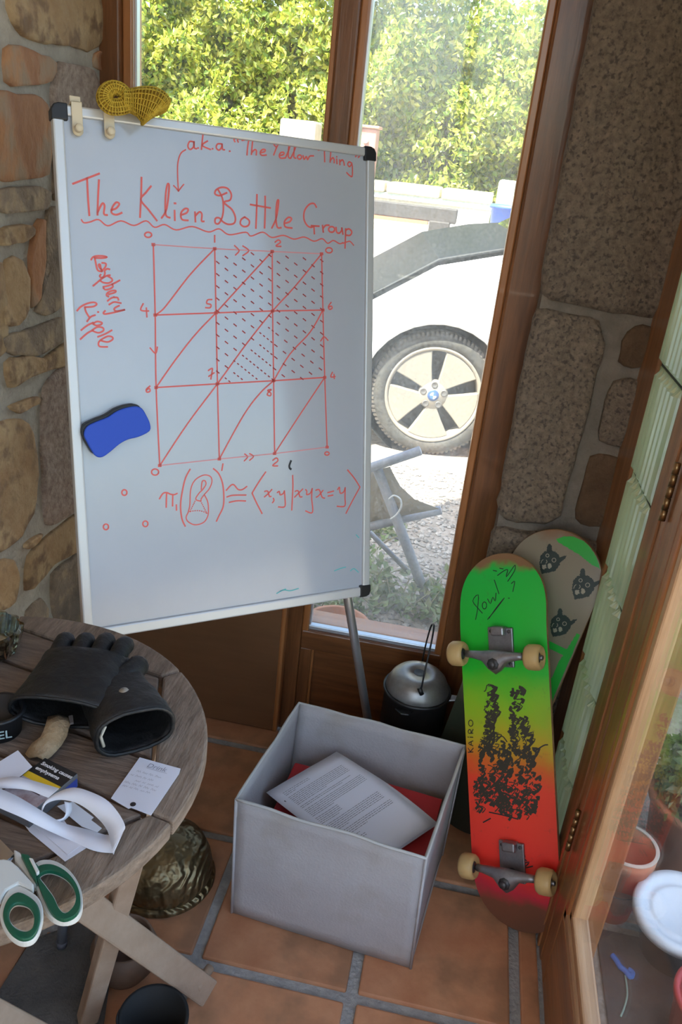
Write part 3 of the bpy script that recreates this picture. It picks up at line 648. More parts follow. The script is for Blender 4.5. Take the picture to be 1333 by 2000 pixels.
# --- things outside the door: pots, lid, dark mat
dk_mat = mat('dark_rubber_matting', (0.045, 0.036, 0.032), 0.85, (0.075, 0.06, 0.055), 12, bump=0.3, bscale=60)
tag(box('rubber_mat', (0.50, 0.6, GZ), (1.5, 1.425, GZ+0.008), dk_mat, bevel=0.002), 'dark rubber mat on the ground outside the glazed door', 'mat')
soil = mat('potting_soil', (0.05, 0.035, 0.025), 0.95, (0.09, 0.065, 0.045), 40, bump=0.8)
def pot(name, c, r, h, m, label, rim=None, soilh=0.8, z=GZ):
    t = thing(name, (c[0], c[1], z), label, 'pot'); F = Frame((c[0], c[1], z), (1, 0, 0), (0, 1, 0))
    latheo('pot_body', [(0, 0), (r*0.72, 0), (r*0.93, h*0.86), (r, h*0.86), (r, h*0.98), (r*0.9, h*0.98), (r*0.86, h*0.8), (r*0.66, 0.02), (0, 0.02)], F, m, t, 44)
    if rim: latheo('rim', [(r*0.89, h*0.985), (r*1.01, h*0.985), (r*1.015, h), (r*0.89, h)], F, rim, t, 44)
    latheo('soil', [(0, h*soilh+0.01), (r*0.5, h*soilh+0.008), (r*0.87, h*soilh)], F, soil, t, 30)
    return t
pale_rim = mat('pale_limescale_rim', (0.55, 0.46, 0.36), 0.85)
pot('plant_pot', (0.537, 1.50), 0.068, 0.20, terra, 'terracotta pot with a pale rim and bare soil outside the door', pale_rim, 0.45)
gp = pot('plant_pot', (0.735, 1.70), 0.115, 0.21, terra, 'wide terracotta pot of leafy plants with yellow flowers outside the door', None, 0.85)
pts = []
for i in range(1500):
    a = R_.uniform(0, 6.28); r = 0.125*math.sqrt(R_.random()); pts.append(V((0.745+r*math.cos(a), 1.70+r*math.sin(a), GZ+0.19+R_.random()*0.20*(1-(r/0.2)**2))))
leaves('pot_plant_leaves', pts[:1100], 0.03, WC, gp, flat=0.9)
vs, fs = [], []
for i in range(16): c = pts[R_.randrange(len(pts))]+V((0, -0.02, 0.02)); lathe([(0, .004), (.006, .003), (.008, 0), (0, -.003)], Frame(c, (1, 0, 0), (0, 1, 0)), 8, vs, fs)
tag(mo('flowers', vs, fs, mat('yellow_flower', (0.75, 0.55, 0.03), 0.6), gp), kind='stuff')
bush = thing('shrub', (1.15, 2.5, GZ), 'green shrub growing beyond the potted plants outside the door', 'shrub')
pts = [V((1.3+R_.uniform(-.38, .4), 2.55+R_.uniform(-.42, .4), GZ+abs(R_.gauss(0.35, .28)))) for i in range(4200)]
leaves('shrub_leaves', pts, 0.05, WC, bush, flat=0.7)
tubeo('stem', [(1.22, 2.55, GZ), (1.24, 2.52, 0.3), (1.2, 2.55, 0.7)], 0.012, bark, bush, 6)
lidm = mat('white_plastic', (0.78, 0.80, 0.84), 0.4, (0.72, 0.75, 0.80), 6)
ld = thing('bucket_lid', (0.60, 1.38, 0.08), 'round white plastic lid lying on dark pot outside the glazed door', 'lid')
Ll = onz(1333, 1785, 0.075)
Fl = Frame(Ll, (1, 0.0, 0.05), (0, 1, 0.10))
ld.location = Ll; WL[ld.name] = V(Ll)
latheo('disc', [(r_*0.97, h_) for r_, h_ in [(0, 0.004), (0.06, 0.004), (0.064, 0.007), (0.068, 0.004), (0.083, 0.004), (0.086, 0.012), (0.104, 0.012), (0.107, 0.002), (0.105, -0.012), (0.1, -0.012), (0.1, 0.0), (0, 0)]], Fl, lidm, ld, 48)
bk = pot('plant_pot', (Ll.x+0.01, Ll.y+0.01), 0.095, 0.12, mat('dark_pot_plastic', (0.03, 0.025, 0.025), 0.6), 'dark plastic pot under the white lid outside the door', None, 0.9, GZ+0.0085)
cl_ = thing('plastic_clip', onz(1215, 1890, GZ+0.012), 'blue plastic clip with green twine on the dark mat', 'clip')
pp = [onz(x, y, GZ+0.016) for x, y in ((1196, 1865), (1204, 1875), (1212, 1888), (1222, 1896), (1232, 1908), (1236, 1900), (1228, 1893))]
tubeo('clip_body', smooth_path(pp, 4), 0.006, mat('bright_blue_plastic', (0.04, 0.17, 0.55), 0.4), cl_, 8)
tubeo('twine', smooth_path([onz(x, y, GZ+0.012) for x, y in ((1222, 1905), (1226, 1940), (1220, 1968), (1213, 1985))], 4), 0.0022, mat('green_twine', (0.30, 0.42, 0.34), 0.8), cl_, 6)
rd = onz(1345, 1960, 0.0)
rc = thing('red_tub', (rd.x+0.035, rd.y-0.02, GZ), 'red plastic tub with a grey cloth over it outside the door', 'tub')
latheo('tub_body', [(0, 0), (0.07, 0), (0.085, 0.12), (0.09, 0.12), (0.09, 0.13), (0.08, 0.13), (0.075, 0.11), (0, 0.1)], Frame((rd.x+0.035, rd.y-0.045, GZ+0.0085), (1, 0, 0), (0, 1, 0)), mat('red_plastic', (0.55, 0.05, 0.05), 0.4), rc)
prismo('cloth', [(-.05, -.06), (.06, -.07), (.08, .03), (.02, .08), (-.03, .05), (-.06, .01)], Frame((rd.x+0.03, rd.y-0.015, GZ+0.135), (1, 0, 0.1), (0, 1, 0.25)), 0, 0.006, mat('grey_lilac_cloth', (0.22, 0.20, 0.27), 0.9), rc, bevel=0.002)

# ================================================================== WHITEBOARD on its easel
_y, _t, _ro = 0.674, 0.236, -0.021
_rx = V((math.cos(_y), math.sin(_y), 0)); _bk = V((-math.sin(_y), math.cos(_y), 0)); _up = math.cos(_t)*V((0, 0, 1))+math.sin(_t)*_bk
_x2 = math.cos(_ro)*_rx+math.sin(_ro)*_up; _y2 = math.cos(_ro)*_up-math.sin(_ro)*_rx
FB = Frame((-0.419, 1.438, 1.081), _x2, _y2)
wb = thing('whiteboard', (-0.33, 1.55, 0), 'white dry-erase board covered in red marker diagrams on a metal easel', 'whiteboard')
BW, BH, RW = 0.300, 0.450, 0.0175
fbox('writing_surface', FB, (-BW+0.01, -BH+0.01, -0.010), (BW-0.01, BH-0.01, 0.0), white_b, wb)
fbox('back_panel', FB, (-BW+0.012, -BH+0.012, -0.016), (BW-0.012, BH-0.012, -0.0105), mat('grey_backing', (0.35, 0.35, 0.34), 0.8), wb)
for nm, a, b in (('frame_rail', (-BW, -BH+0.02, -0.016), (-BW+RW, BH-0.02, 0.006)), ('frame_rail', (BW-RW, -BH+0.02, -0.016), (BW, BH-0.02, 0.006)),
                 ('frame_rail', (-BW+0.02, BH-RW+0.001, -0.016), (BW-0.02, BH, 0.006)), ('frame_rail', (-BW+0.02, -BH, -0.016), (BW-0.02, -BH+RW+0.003, 0.006))):
    fbox(nm, FB, a, b, alu_w, wb, bevel=0.003)
for sx in (-1, 1):
    for sy in (-1, 1):
        o = [(sx*(BW+0.002-(0 if k else 0)), sy*(BH-0.024)), (sx*(BW+0.002), sy*(BH-0.009)), (sx*(BW-0.002), sy*(BH-0.001)), (sx*(BW-0.010), sy*(BH+0.002)), (sx*(BW-0.024), sy*(BH+0.002)), (sx*(BW-0.024), sy*(BH-0.024))]
        if sx*sy > 0: o = o[::-1]
        prismo('corner_cap', o, FB, -0.017, 0.0075, black_p, wb, bevel=0.002)
LA = ony(680, 1170, 1.62); LB = ony(717, 1395, 1.66); ld_ = (LB-LA).normalized()
def leg_at(z): return LA+ld_*((z-LA.z)/ld_.z)
tubeo('easel_leg', [leg_at(1.0), leg_at(0.012)], 0.0105, alu, wb, 14)
tubeo('rubber_foot', [leg_at(0.045), leg_at(0.0)], 0.0135, black_p, wb, 12)
L2 = FB(-BW+0.06, 0.0, -0.035); L3 = V((-0.615, 1.30, 0.0))
tubeo('easel_leg', [L2, L3+V((0, 0, .012))], 0.0105, alu, wb, 14)
tubeo('rubber_foot', [L3+(L2-L3)*0.06, L3], 0.0135, black_p, wb, 12)
fbox('cross_bar', FB, (-BW+0.03, 0.05, -0.055), (BW-0.03, 0.075, -0.017), alu, wb)

def bl(px, py): a = FB.loc(onp(px, py, FB.o, FB.z)); return (a[0], a[1])
def tr(ox, oy, s): return lambda L: [bl(ox+x/s, oy+y/s) for x, y in L]
q4 = tr(80, 150, 3.3325); q5 = tr(400, 220, 3.703); q6 = tr(260, 440, 2.777); fa = tr(300, 900, 6.059); fb_ = tr(480, 900, 5.554); rr = tr(140, 490, 10.0); ak = tr(350, 255, 3.508); q7 = tr(140, 880, 2.2217)
def write(name, strokes, m=red_ink, wid=0.0032): return ribbon(strokes, FB, 0.0006, name, m, wb, wid)
write('title_writing', [q4(s) for s in (
 [(207,697),(290,665),(380,630)], [(300,660),(306,780),(315,903)], [(378,672),(372,780),(368,900)], [(368,885),(398,826),(414,838),(410,892),(432,900)],
 [(457,868),(490,856),(510,828),(490,818),(466,848),(460,885),(490,898),(527,885)],
 [(655,655),(652,780),(645,915)], [(717,712),(685,752),(650,800),(700,865),(755,937)],
 [(785,920),(818,860),(835,720),(824,700),(812,775),(812,895),(840,918)], [(870,870),(872,935)], dot(873,824,5),
 [(910,900),(948,886),(958,862),(935,860),(912,888),(918,928),(958,935)], [(1003,880),(1006,945)], [(1006,905),(1032,880),(1048,895),(1046,938),(1062,941)])]
 + [q5(s) for s in (
 [(95,555),(128,620),(135,700),(125,760),(100,803),(76,797),(78,766),(105,762),(132,790),(170,808),(212,800),(222,760),(198,702),(140,650),(183,632),(192,590),(165,549),(120,541),(82,560),(75,588),(108,600),(160,580)],
 [(290,755),(264,773),(258,805),(285,825),(316,815),(322,782),(292,757)], [(378,593),(375,720),(370,837)], [(437,605),(437,720),(433,835)], [(330,665),(475,690)],
 [(485,835),(518,760),(535,640),(522,650),(515,755),(525,828),(553,832)], [(575,802),(613,790),(628,767),(605,758),(577,788),(583,826),(632,835)],
 [(808,685),(790,658),(755,665),(722,710),(718,770),(740,815),(768,830),(790,820)], [(770,818),(828,822)], [(790,822),(793,877)],
 [(852,815),(858,865)], [(856,838),(875,816),(900,815)], ell(918,845,22,20), [(950,830),(955,864),(973,872),(990,852),(992,832),(1000,880)],
 [(1020,840),(1018,900),(1015,980)], [(1018,852),(1043,841),(1064,863),(1050,888),(1018,885)])])
write('underline', [q4([(263,930),(280,950),(320,945),(375,930),(435,970),(520,938),(605,968),(685,938),(740,980),(805,962),(880,997),(985,975),(1090,1010),(1160,990),(1225,1028),(1333,1012)])
 + q5([(335,893),(420,865),(485,903),(570,888),(645,915),(720,900),(790,930),(850,912),(890,945),(930,925),(975,948),(1000,940)]), q5([(1000,945),(1030,935),(1052,932),(1078,960)])], wid=0.0024)
write('subtitle_writing', [ak(s) for s in (
 [(100,78),(72,76),(60,108),(75,130),(98,112),(102,74),(104,118),(120,125)], dot(130,120,3), [(163,28),(158,75),(153,130)], [(195,72),(158,102),(215,130)], dot(229,125,3),
 [(290,92),(263,93),(255,118),(272,135),(290,117),(294,90),(298,128),(312,132)], dot(347,142,3), [(388,50),(376,62),(383,78)], [(410,55),(400,67),(406,80)],
 [(430,68),(518,52)], [(478,62),(470,110),(465,168)], [(505,60),(500,110),(495,165)], [(497,152),(518,131),(530,140),(528,168)], [(556,153),(584,146),(590,132),(570,131),(556,150),(565,169),(598,168)],
 [(642,80),(652,100),(668,116)], [(690,75),(668,116),(648,168)], [(690,172),(714,165),(718,151),(698,151),(686,170),(695,189),(725,188)], [(728,188),(753,130),(762,92),(753,95),(748,178),(765,190)],
 [(765,190),(793,130),(803,92),(793,95),(786,178),(800,190)], ell(825,182,14,14), [(850,172),(856,198),(872,178),(880,200),(895,176),(922,174)],
 [(952,135),(1028,122)], [(995,130),(997,175),(998,215)], [(1040,130),(1037,180),(1035,218)], [(1037,206),(1053,186),(1062,200),(1062,222)], [(1080,195),(1082,228)], dot(1080,180,2),
 [(1100,200),(1102,235)], [(1102,216),(1118,201),(1128,215),(1132,238)], [(1185,226),(1166,215),(1155,232),(1168,248),(1184,232),(1188,270),(1185,315),(1165,306),(1148,288)],
 [(1205,152),(1217,165),(1208,180)], [(1225,158),(1238,170),(1228,185)])], wid=0.0027)
write('arrow', [q4([(942,475),(910,500),(892,560),(890,640),(895,742)]), q4([(863,708),(882,726),(895,745)]), q4([(895,745),(912,722),(930,700)])], wid=0.0022)
write('flavour_writing', [rr(s) for s in (
 [(380,175),(410,128),(480,102),(600,100),(690,122),(600,140),(450,137)], [(450,137),(470,230),(490,330),(520,388),(590,402)],
 [(590,235),(665,248),(662,305),(605,370),(548,330),(528,275),(556,268),(575,365),(600,400)], [(742,362),(692,352),(645,390),(650,440),(622,508),(572,520),(550,492),(570,462)],
 [(420,685),(520,600),(600,535),(690,485),(752,476)], [(700,492),(780,540),(790,588),(720,628),(620,620),(565,588)], [(940,575),(820,640),(720,680),(615,705)], [(790,650),(805,700),(745,742),(660,758),(618,722)],
 [(720,850),(845,812),(858,778),(782,780),(702,820),(682,868),(722,895)], [(700,980),(760,930),(830,902)], [(830,910),(895,915),(915,960)], [(730,1050),(830,1000),(965,1022)],
 [(930,1070),(850,1110),(832,1148),(880,1178),(1035,1150)], [(1035,1150),(850,1198),(720,1225),(642,1234),(620,1210),(655,1170)],
 [(105,1170),(180,1090),(300,1030),(430,1005),(490,1040),(420,1088),(260,1100)], [(255,1100),(280,1190),(330,1275),(350,1300)], [(460,1255),(370,1290),(300,1380)], dot(517,1195,10),
 [(185,1550),(300,1460),(420,1400)], [(420,1420),(500,1380),(590,1402),(570,1440),(480,1458),(410,1422)], [(170,1725),(300,1612),(400,1556)], [(400,1550),(500,1490),(608,1502),(618,1560),(520,1600),(410,1562)],
 [(785,1550),(660,1620),(510,1680)], [(570,1752),(700,1780),(798,1732),(790,1682),(700,1670),(572,1738),(525,1800),(550,1868),(700,1875)])], wid=0.0030)
N_ = [[(110,105),(443,127),(755,142),(1023,155)], [(120,487),(450,475),(757,465),(1030,460)], [(125,880),(458,860),(763,843),(1040,825)], [(145,1303),(468,1268),(768,1238),(1053,1203)]]
bold, thin = [], []
for r in range(4): (thin if r in (0, 3) else bold).append(q6(N_[r]))
for c in range(4): bold.append(q6([N_[r][c] for r in range(4)]))
bold += [q6([(443,127),(312,265),(200,410),(158,460),(120,487)]), q6([(755,142),(600,310),(450,475)]), q6([(450,475),(340,590),(230,730),(125,880)]), q6([(1023,155),(880,330),(757,465),(610,650),(458,860),(300,1070),(145,1303)]),
         q6([(1030,460),(960,580),(850,700),(763,843)]), q6([(763,843),(690,910),(600,1030),(468,1268)]), q6([(1040,825),(910,1020),(768,1238)])]
write('grid_lines', bold, wid=0.0026)
for s_ in thin: write('edge_line', [s_], red_thin, wid=0.0020)
for r in N_:
    for x, y in r: write('grid_node', [q6(dot(x, y, 5))], wid=0.0055)
hat = []
for k in range(-9, 12):                                           # broken hatching over the four upper right cells
    b0 = 130+k*66; x = 452
    while x < 1032:
        y = b0+(x-452)*0.80
        xr = 1023+(y-155)*0.025; fine = (x < 757 and y > 475 and y-843 > -(x-450)*1.2+0)
        step, ln = (20, 7) if (x < 757 and y > 475+(757-x)*1.2) else (47, 15)
        if 138+(x-443)*0.045 < y < 852-(x-450)*0.055 and x < xr-6: hat.append(q6([(x, y), (x+ln, y+ln*0.8)]))
        x += step
write('hatching', hat, mat('dark_red_ink', (0.42, 0.05, 0.05), 0.6), wid=0.0022)
write('numbers', [q6(s) for s in (ell(82,52,19,14), [(443,55),(443,92)], [(770,92),(788,80),(800,92),(775,112),(803,115)], ell(1063,136,18,14), [(55,425),(42,460),(85,465)], [(72,448),(75,498)],
 [(428,403),(405,405),(400,424),(422,430),(418,447),(393,447)], [(1075,418),(1060,440),(1065,456),(1080,450),(1075,438),(1061,445)], [(92,872),(72,890),(75,905),(92,900),(88,885),(73,893)],
 [(408,788),(430,776),(427,805),(422,835)], [(410,820),(440,800)], [(748,890),(730,896),(748,911),(744,925),(728,919),(735,905),(750,892)], [(1082,797),(1073,822),(1097,820)], [(1090,808),(1092,832)],
 [(758,1275),(778,1262),(785,1278),(757,1303),(785,1305)], ell(1052,1238,12,9))]
 + [ [bl(x, y) for x, y in ell(303,922,7,6)], fa([(822,35),(815,75),(808,115)])]
 + [[bl(x, y) for x, y in ell(cx, cy, 5, 5.5)] for cx, cy in ((243,962),(207,1029),(284,1023))], wid=0.0027)
for s_ in ([(550,110),(575,138),(555,162)], [(595,112),(628,138),(595,165)], [(605,1240),(622,1256),(603,1278)], [(632,1238),(653,1254),(632,1275)],
 [(92,665),(122,695),(132,660)], [(1018,628),(1036,605),(1058,625)]): write('arrow_mark', [q6(s_)], wid=0.0025)
write('formula', [fa(s) for s in ([(70,450),(110,388),(155,376),(200,395),(245,400),(280,385)], [(155,390),(152,470),(150,550)], [(228,400),(226,470),(225,535)], [(270,520),(272,585)],
 [(433,100),(380,200),(345,340),(320,520),(335,680),(375,775)],
 [(708,92),(770,150),(815,260),(832,400),(825,540),(775,650),(745,715)], [(860,350),(920,287),(955,287),(1000,338),(1050,340),(1105,303)], [(868,428),(940,408),(1095,405)], [(895,492),(990,473),(1090,475)])]
 + [fb_(s) for s in ([(218,120),(130,250),(70,350)], [(70,350),(110,440),(178,572)], [(205,332),(236,328),(250,360),(258,386),(276,386)], [(285,310),(242,358),(203,392)], [(300,405),(307,430),(290,455)],
 [(342,345),(365,332),(374,368),(405,356),(420,325)], [(420,325),(426,400),(425,495),(355,500)], [(510,158),(512,300),(500,535)], [(535,332),(568,326),(588,388),(612,390)], [(620,305),(575,350),(530,395)],
 [(650,312),(664,330),(662,366),(700,352),(722,300)], [(722,300),(716,400),(725,558),(650,543)], [(760,320),(793,311),(810,340),(830,394),(858,405)], [(840,320),(790,380),(765,395)],
 [(890,345),(955,328)], [(893,382),(948,372)], [(998,312),(1018,287),(1026,350),(1062,338),(1080,290)], [(1080,290),(1078,400),(1075,490),(992,493)], [(1105,98),(1180,190),(1240,285)], [(1240,285),(1160,430),(1088,570)])], wid=0.0028)
write('bottle_drawing', [fa(s) for s in ([(410,610),(430,520),(440,340),(490,230),(590,170),(668,182),(692,240),(660,330),(600,400),(565,450),(558,474),(512,466),(502,440),(540,382),(582,340),(620,280),(610,237),(576,246),(565,340)],
 [(600,400),(640,480),(650,580),(640,660),(590,730),(490,757),(410,720),(386,670),(410,610)])]
 + [fa(dot(490-60*t/6, 480+120*t/6, 3)) for t in range(7)] + [fa(dot(560+70*t/7, 480+140*t/7, 3)) for t in range(8)] + [fa(dot(440+26*t, 600-18*math.sin(math.pi*t/7)+2*t, 3)) for t in range(8)], wid=0.0022)
write('black_smudge', [fb_([(492,0),(474,50),(478,80),(492,90)])], black_ink, wid=0.0042)
write('teal_smudges', [q7(s) for s in ([(890,620),(920,605),(950,608),(985,598)], [(905,610),(930,600)], [(1140,522),(1165,512),(1190,505)], [(1210,522),(1225,512),(1245,528)], [(1235,365),(1247,378)])], teal_ink, wid=0.0020)

# --- cream hooks clipped over the top edge, yellow crocheted bottle, blue eraser
cream = mat('cream_plastic', (0.72, 0.62, 0.44), 0.5)
for (x0, y0, lab) in ((150, 252, 'cream plastic hook over the board edge next to its black corner'), (212, 258, 'cream plastic hook half hidden behind the yellow crocheted bottle')):
    bx_, by_ = bl(x0, y0); hk = thing('hook', FB(bx_, by_-0.01, 0.006), lab, 'hook', 'cream hooks on the whiteboard')
    fbox('strap', FB, (bx_-0.0085, by_-0.004, 0.0068), (bx_+0.0085, BH+0.006, 0.0092), cream, hk, bevel=0.001)
    latheo('strap_end', [(0, 0.0092), (0.0085, 0.0092), (0.0085, 0.0068), (0, 0.0068)], Frame(FB(bx_, by_-0.004, 0), FB.x, FB.y), cream, hk, 24)
    fbox('top_lip', FB, (bx_-0.0085, BH+0.003, -0.018), (bx_+0.0085, BH+0.006, 0.0092), cream, hk, bevel=0.001)
    fbox('lip', FB, (bx_-0.0085, BH+0.006, -0.003), (bx_+0.0085, BH+0.016, -0.0005), cream, hk, bevel=0.001)
    latheo('peg', [(0, 0.022), (0.0055, 0.022), (0.0065, 0.020), (0.0055, 0.012), (0.006, 0.009)], Frame(FB(bx_, by_-0.002, 0), FB.x, FB.y), cream, hk, 20)
yb = thing('crocheted_bottle', FB(*bl(248, 246), 0.03), 'yellow crocheted bottle with a looped neck hanging on the top edge of the whiteboard', 'crochet toy')
yarn = mat('yellow_yarn', (0.62, 0.40, 0.03), 0.85, (0.72, 0.50, 0.06), 60, bump=0.5, bscale=300)
yarn_shade = mat('net_shade_yellow', (0.40, 0.24, 0.02), 0.9)  # dark core colour stands in for shade seen through the net holes
def net(name, path, rs, nu, parent, thick=0.0013, zf=1.0, cap=True):
    P = smooth_path([FB(*bl(x, y), z) for x, y, z in path], 4); Rr = [V((r, 0, 0)) for r in rs]; Rr = [q.x for q in smooth_path(Rr, 4)]
    vs, fs = tube(P, Rr, nu, cap=False)
    o = mo(name, vs, fs, yarn, parent, smooth=True)
    wf = o.modifiers.new('net', 'WIREFRAME'); wf.thickness = thick*2.1; wf.use_even_offset = False; wf.use_boundary = True
    vs, fs = tube(P, [r*0.86 for r in Rr], nu, cap=True); mo('hole_shade_core', vs, fs, yarn_shade, o, smooth=True)
net('body', [(231, 206, .034), (246, 208, .036), (262, 212, .040), (278, 219, .042), (288, 227, .042), (293, 233, .042), (294, 235, .042)], [.0165, .0180, .0235, .0300, .0315, .0260, .004], 17, yb)
net('neck', [(238, 202, .034), (228, 188, .034), (212, 182, .033), (199, 190, .032), (196, 205, .032), (206, 217, .033), (222, 219, .035), (236, 215, .036)], [.011, .0105, .0105, .0115, .0125, .0125, .0120, .0125], 10, yb)
er = thing('board_eraser', FB(*bl(190, 885), 0), 'blue and black waisted eraser stuck to the whiteboard', 'eraser')
eo = [bl(x, y) for x, y in ((159,848),(164,832),(182,822),(205,813),(222,802),(240,795),(258,792),(271,796),(280,810),(287,826),(286,840),(265,851),(245,856),(228,865),(210,880),(195,890),(183,889),(174,878),(165,862))]
eo = [(p.x, p.y) for p in smooth_path([(x, y, 0) for x, y in eo], 3, True)][::-1]
prismo('felt_base', [(x-0.003, y+0.004) for x, y in eo], FB, 0.0005, 0.016, black_p, er, bevel=0.002)
prismo('blue_cover', eo, FB, 0.016, 0.022, mat('blue_foam', (0.015, 0.075, 0.52), 0.6), er, bevel=0.002)

# ================================================================== WHITE FABRIC BOX and what is in it
fabric = mat('off_white_fabric', (0.40, 0.375, 0.38), 0.9, (0.46, 0.44, 0.445), 5, bump=0.15, bscale=200, col3=(0.38, 0.345, 0.32), scale3=7)
sb = thing('storage_box', (-0.09, 1.36, 0), 'open off-white fabric storage box on the tiled floor, holding papers', 'box')
bFL, bFR, bBR, bBL = V((-0.300, 1.207, 0.002)), V((0.089, 1.173, 0.002)), V((0.134, 1.488, 0.002)), V((-0.262, 1.525, 0.002))
tFL, tFR, tBR, tBL = V((-0.306, 1.206, 0.315)), V((0.077, 1.163, 0.312)), V((0.137, 1.500, 0.319)), V((-0.254, 1.540, 0.317))
def fpanel(name, b0, b1, t0, t1, bulge, seed, wave=0.004, sub=True):
    vs, fs = [], []; nu, nv = 16, 10; nn = (b1-b0).cross(t0-b0).normalized()
    for j in range(nv+1):
        v = j/nv
        for i in range(nu+1):
            u = i/nu; p = b0.lerp(b1, u).lerp(t0.lerp(t1, u), v)
            e = math.sin(math.pi*u)
            p += nn*(bulge*e*math.sin(math.pi*(0.15+0.85*v))+0.0035*noise.noise(V((u*3, v*3, seed)))*e)
            if j == nv: p.z += wave*noise.noise(V((u*4.0, seed, 0)))*e*2
            vs.append(p)
    for j in range(nv):
        for i in range(nu): a = j*(nu+1)+i; fs.append((a, a+1, a+nu+2, a+nu+1))
    o = mo(name, vs, fs, fabric, sb, smooth=True); s = o.modifiers.new('thick', 'SOLIDIFY'); s.thickness = 0.004; s.offset = -1
    return [vs[nv*(nu+1)+i] for i in range(nu+1)]
rimp = fpanel('front_panel', bFL, bFR, tFL, tFR, 0.004, 1)[:-1]
rimp += fpanel('side_panel', bFR, bBR, tFR, tBR, -0.007, 2)[:-1]
rimp += fpanel('back_panel', bBR, bBL, tBR, tBL, 0.003, 3)[:-1]
rimp += fpanel('side_panel', bBL, bFL, tBL, tFL, 0.006, 4)[:-1]
tubeo('rim_piping', rimp, 0.0032, mat('pale_piping', (0.48, 0.47, 0.45), 0.85), sb, 8, closed=True)
for a, b in ((bFL, tFL), (bFR, tFR), (bBR, tBR), (bBL, tBL)): tubeo('corner_seam', [a, b], 0.003, fabric, sb, 8)
mo('bottom_panel', [p+V((0, 0, .004)) for p in (bFL, bFR, bBR, bBL)]+[p for p in (bFL, bFR, bBR, bBL)], [(0,1,2,3),(7,6,5,4),(0,4,5,1),(1,5,6,2),(2,6,7,3),(3,7,4,0)], fabric, sb)
paper_m = mat('white_paper', (0.72, 0.72, 0.80), 0.8)
red_card = mat('red_card', (0.50, 0.025, 0.03), 0.6, (0.42, 0.02, 0.025), 9)
FF = Frame((-0.085, 1.355, 0.14), (math.cos(-.09), math.sin(-.09), 0.02), (0.09, 1, 0.05))
tag(fbox('red_folder', FF, (-0.165, -0.12, 0.0), (0.165, 0.115, 0.052), red_card, bevel=0.004), 'thick red folder lying at the bottom of the white box', 'folder')
fl2 = tag(fbox('red_folder', Frame((-0.04, 1.365, 0.198), (1, -0.13, 0.01), (0.12, 1, 0.06)), (-0.145, -0.10, 0.0), (0.135, 0.095, 0.005), red_card, bevel=0.001), 'flat red card folder under the printed letter in the box', 'folder')
SC = [V(p) for p in (onz(520, 1548, .215), onz(659, 1463, .245), onz(846, 1611, .225))]
SC.append(SC[0]+SC[2]-SC[1]); SC[3].z = .208
def sheet(name, c, m, label, cat, curl=0.008, n=10, seed=0, parent=None):
    vs, fs = [], []
    for j in range(n+1):
        for i in range(n+1):
            u, v = i/n, j/n; p = c[0].lerp(c[1], u).lerp(c[3].lerp(c[2], u), v); p = p+V((0, 0, curl*math.sin(math.pi*v)*(.5+u)+0.002*noise.noise(V((u*3, v*3, seed))))); vs.append(p)
    for j in range(n):
        for i in range(n): a = j*(n+1)+i; fs.append((a, a+1, a+n+2, a+n+1))
    o = mo(name, vs, fs, m, parent, smooth=True); s = o.modifiers.new('thick', 'SOLIDIFY'); s.thickness = 0.0005
    if label: tag(o, label, cat)
    return o, (lambda u, v, h=0.0008: c[0].lerp(c[1], u).lerp(c[3].lerp(c[2], u), v)+V((0, 0, h+curl*math.sin(math.pi*v)*(.5+u)+0.002*noise.noise(V((u*3, v*3, seed))))))
for p in SC: p.y = min(p.y, 1.485)
c2_ = [SC[0].lerp(SC[1], .1)+V((.0, .0, -.004)), SC[1]+V((.012, -.004, -.006)), SC[2]+V((.012, .012, -.006)), SC[3]+V((0, 0, -.006))]
lt2, _ = sheet('paper_sheet', c2_, paper_m, 'blank paper sheet peeking out from under the printed letter', 'paper', seed=4)
lt, LS = sheet('letter', SC, paper_m, 'printed letter lying diagonally on red folders in the box', 'letter', seed=2)
vs, fs = [], []
def textline(v, u0, u1, th):
    u = u0
    while u < u1:
        L = R_.uniform(.012, .05); e = min(u+L, u1); b = len(vs)
        vs.extend([LS(u, v-th), LS(e, v-th), LS(e, v+th), LS(u, v+th)]); fs.append((b, b+1, b+2, b+3)); u = e+.008
v = 0.09
for para, w_ in ((3, .35), (7, .75), (2, .7), (6, .78), (5, .3), (6, .74), (4, .76), (1, .5), (3, .25)):
    for k in range(para):
        textline(v, .12, .12+w_*(1 if k < para-1 else R_.uniform(.3, .9)), .0022); v += .0165
    v += .014
lp = mo('printed_text', vs, fs, grey_ink, lt); tag(lp, kind='stuff')
ribbon([[(0, 0), (0.003, 0)]], Frame(LS(.06, .16, .001), (1, 0, 0), (0, 1, 0)), 0, 'punched_dot', black_ink, lt, wid=.003)

# ================================================================== COVERED POT by the window
soot = mat('sooty_enamel', (0.010, 0.010, 0.011), 0.45, (0.022, 0.02, 0.019), 20)
lid_m = mat('dull_grey_lid', (0.34, 0.33, 0.32), 0.38, (0.24, 0.23, 0.22), 25, metal=0.6)
kp = thing('cooking_pot', (0.012, 1.70, 0), 'sooty black cooking pot with grey lid and wire bail by the window', 'pot')
FK = Frame((0.012, 1.70, 0), (1, 0, 0), (0, 1, 0))
latheo('pot_body', [(0, 0), (0.070, 0), (0.078, 0.01), (0.080, 0.30), (0.085, 0.304), (0.085, 0.310), (0.079, 0.310), (0.074, 0.02), (0, 0.015)], FK, soot, kp, 48)
ll = latheo('lid', [(0.077, 0.306), (0.079, 0.312), (0.076, 0.322), (0.069, 0.338), (0.060, 0.348), (0.045, 0.353), (0.0145, 0.354), (0.014, 0.350)], FK, lid_m, kp, 48)
latheo('lid_hole', [(0, 0.3535), (0.0143, 0.3545)], FK, black_p, ll, 20)
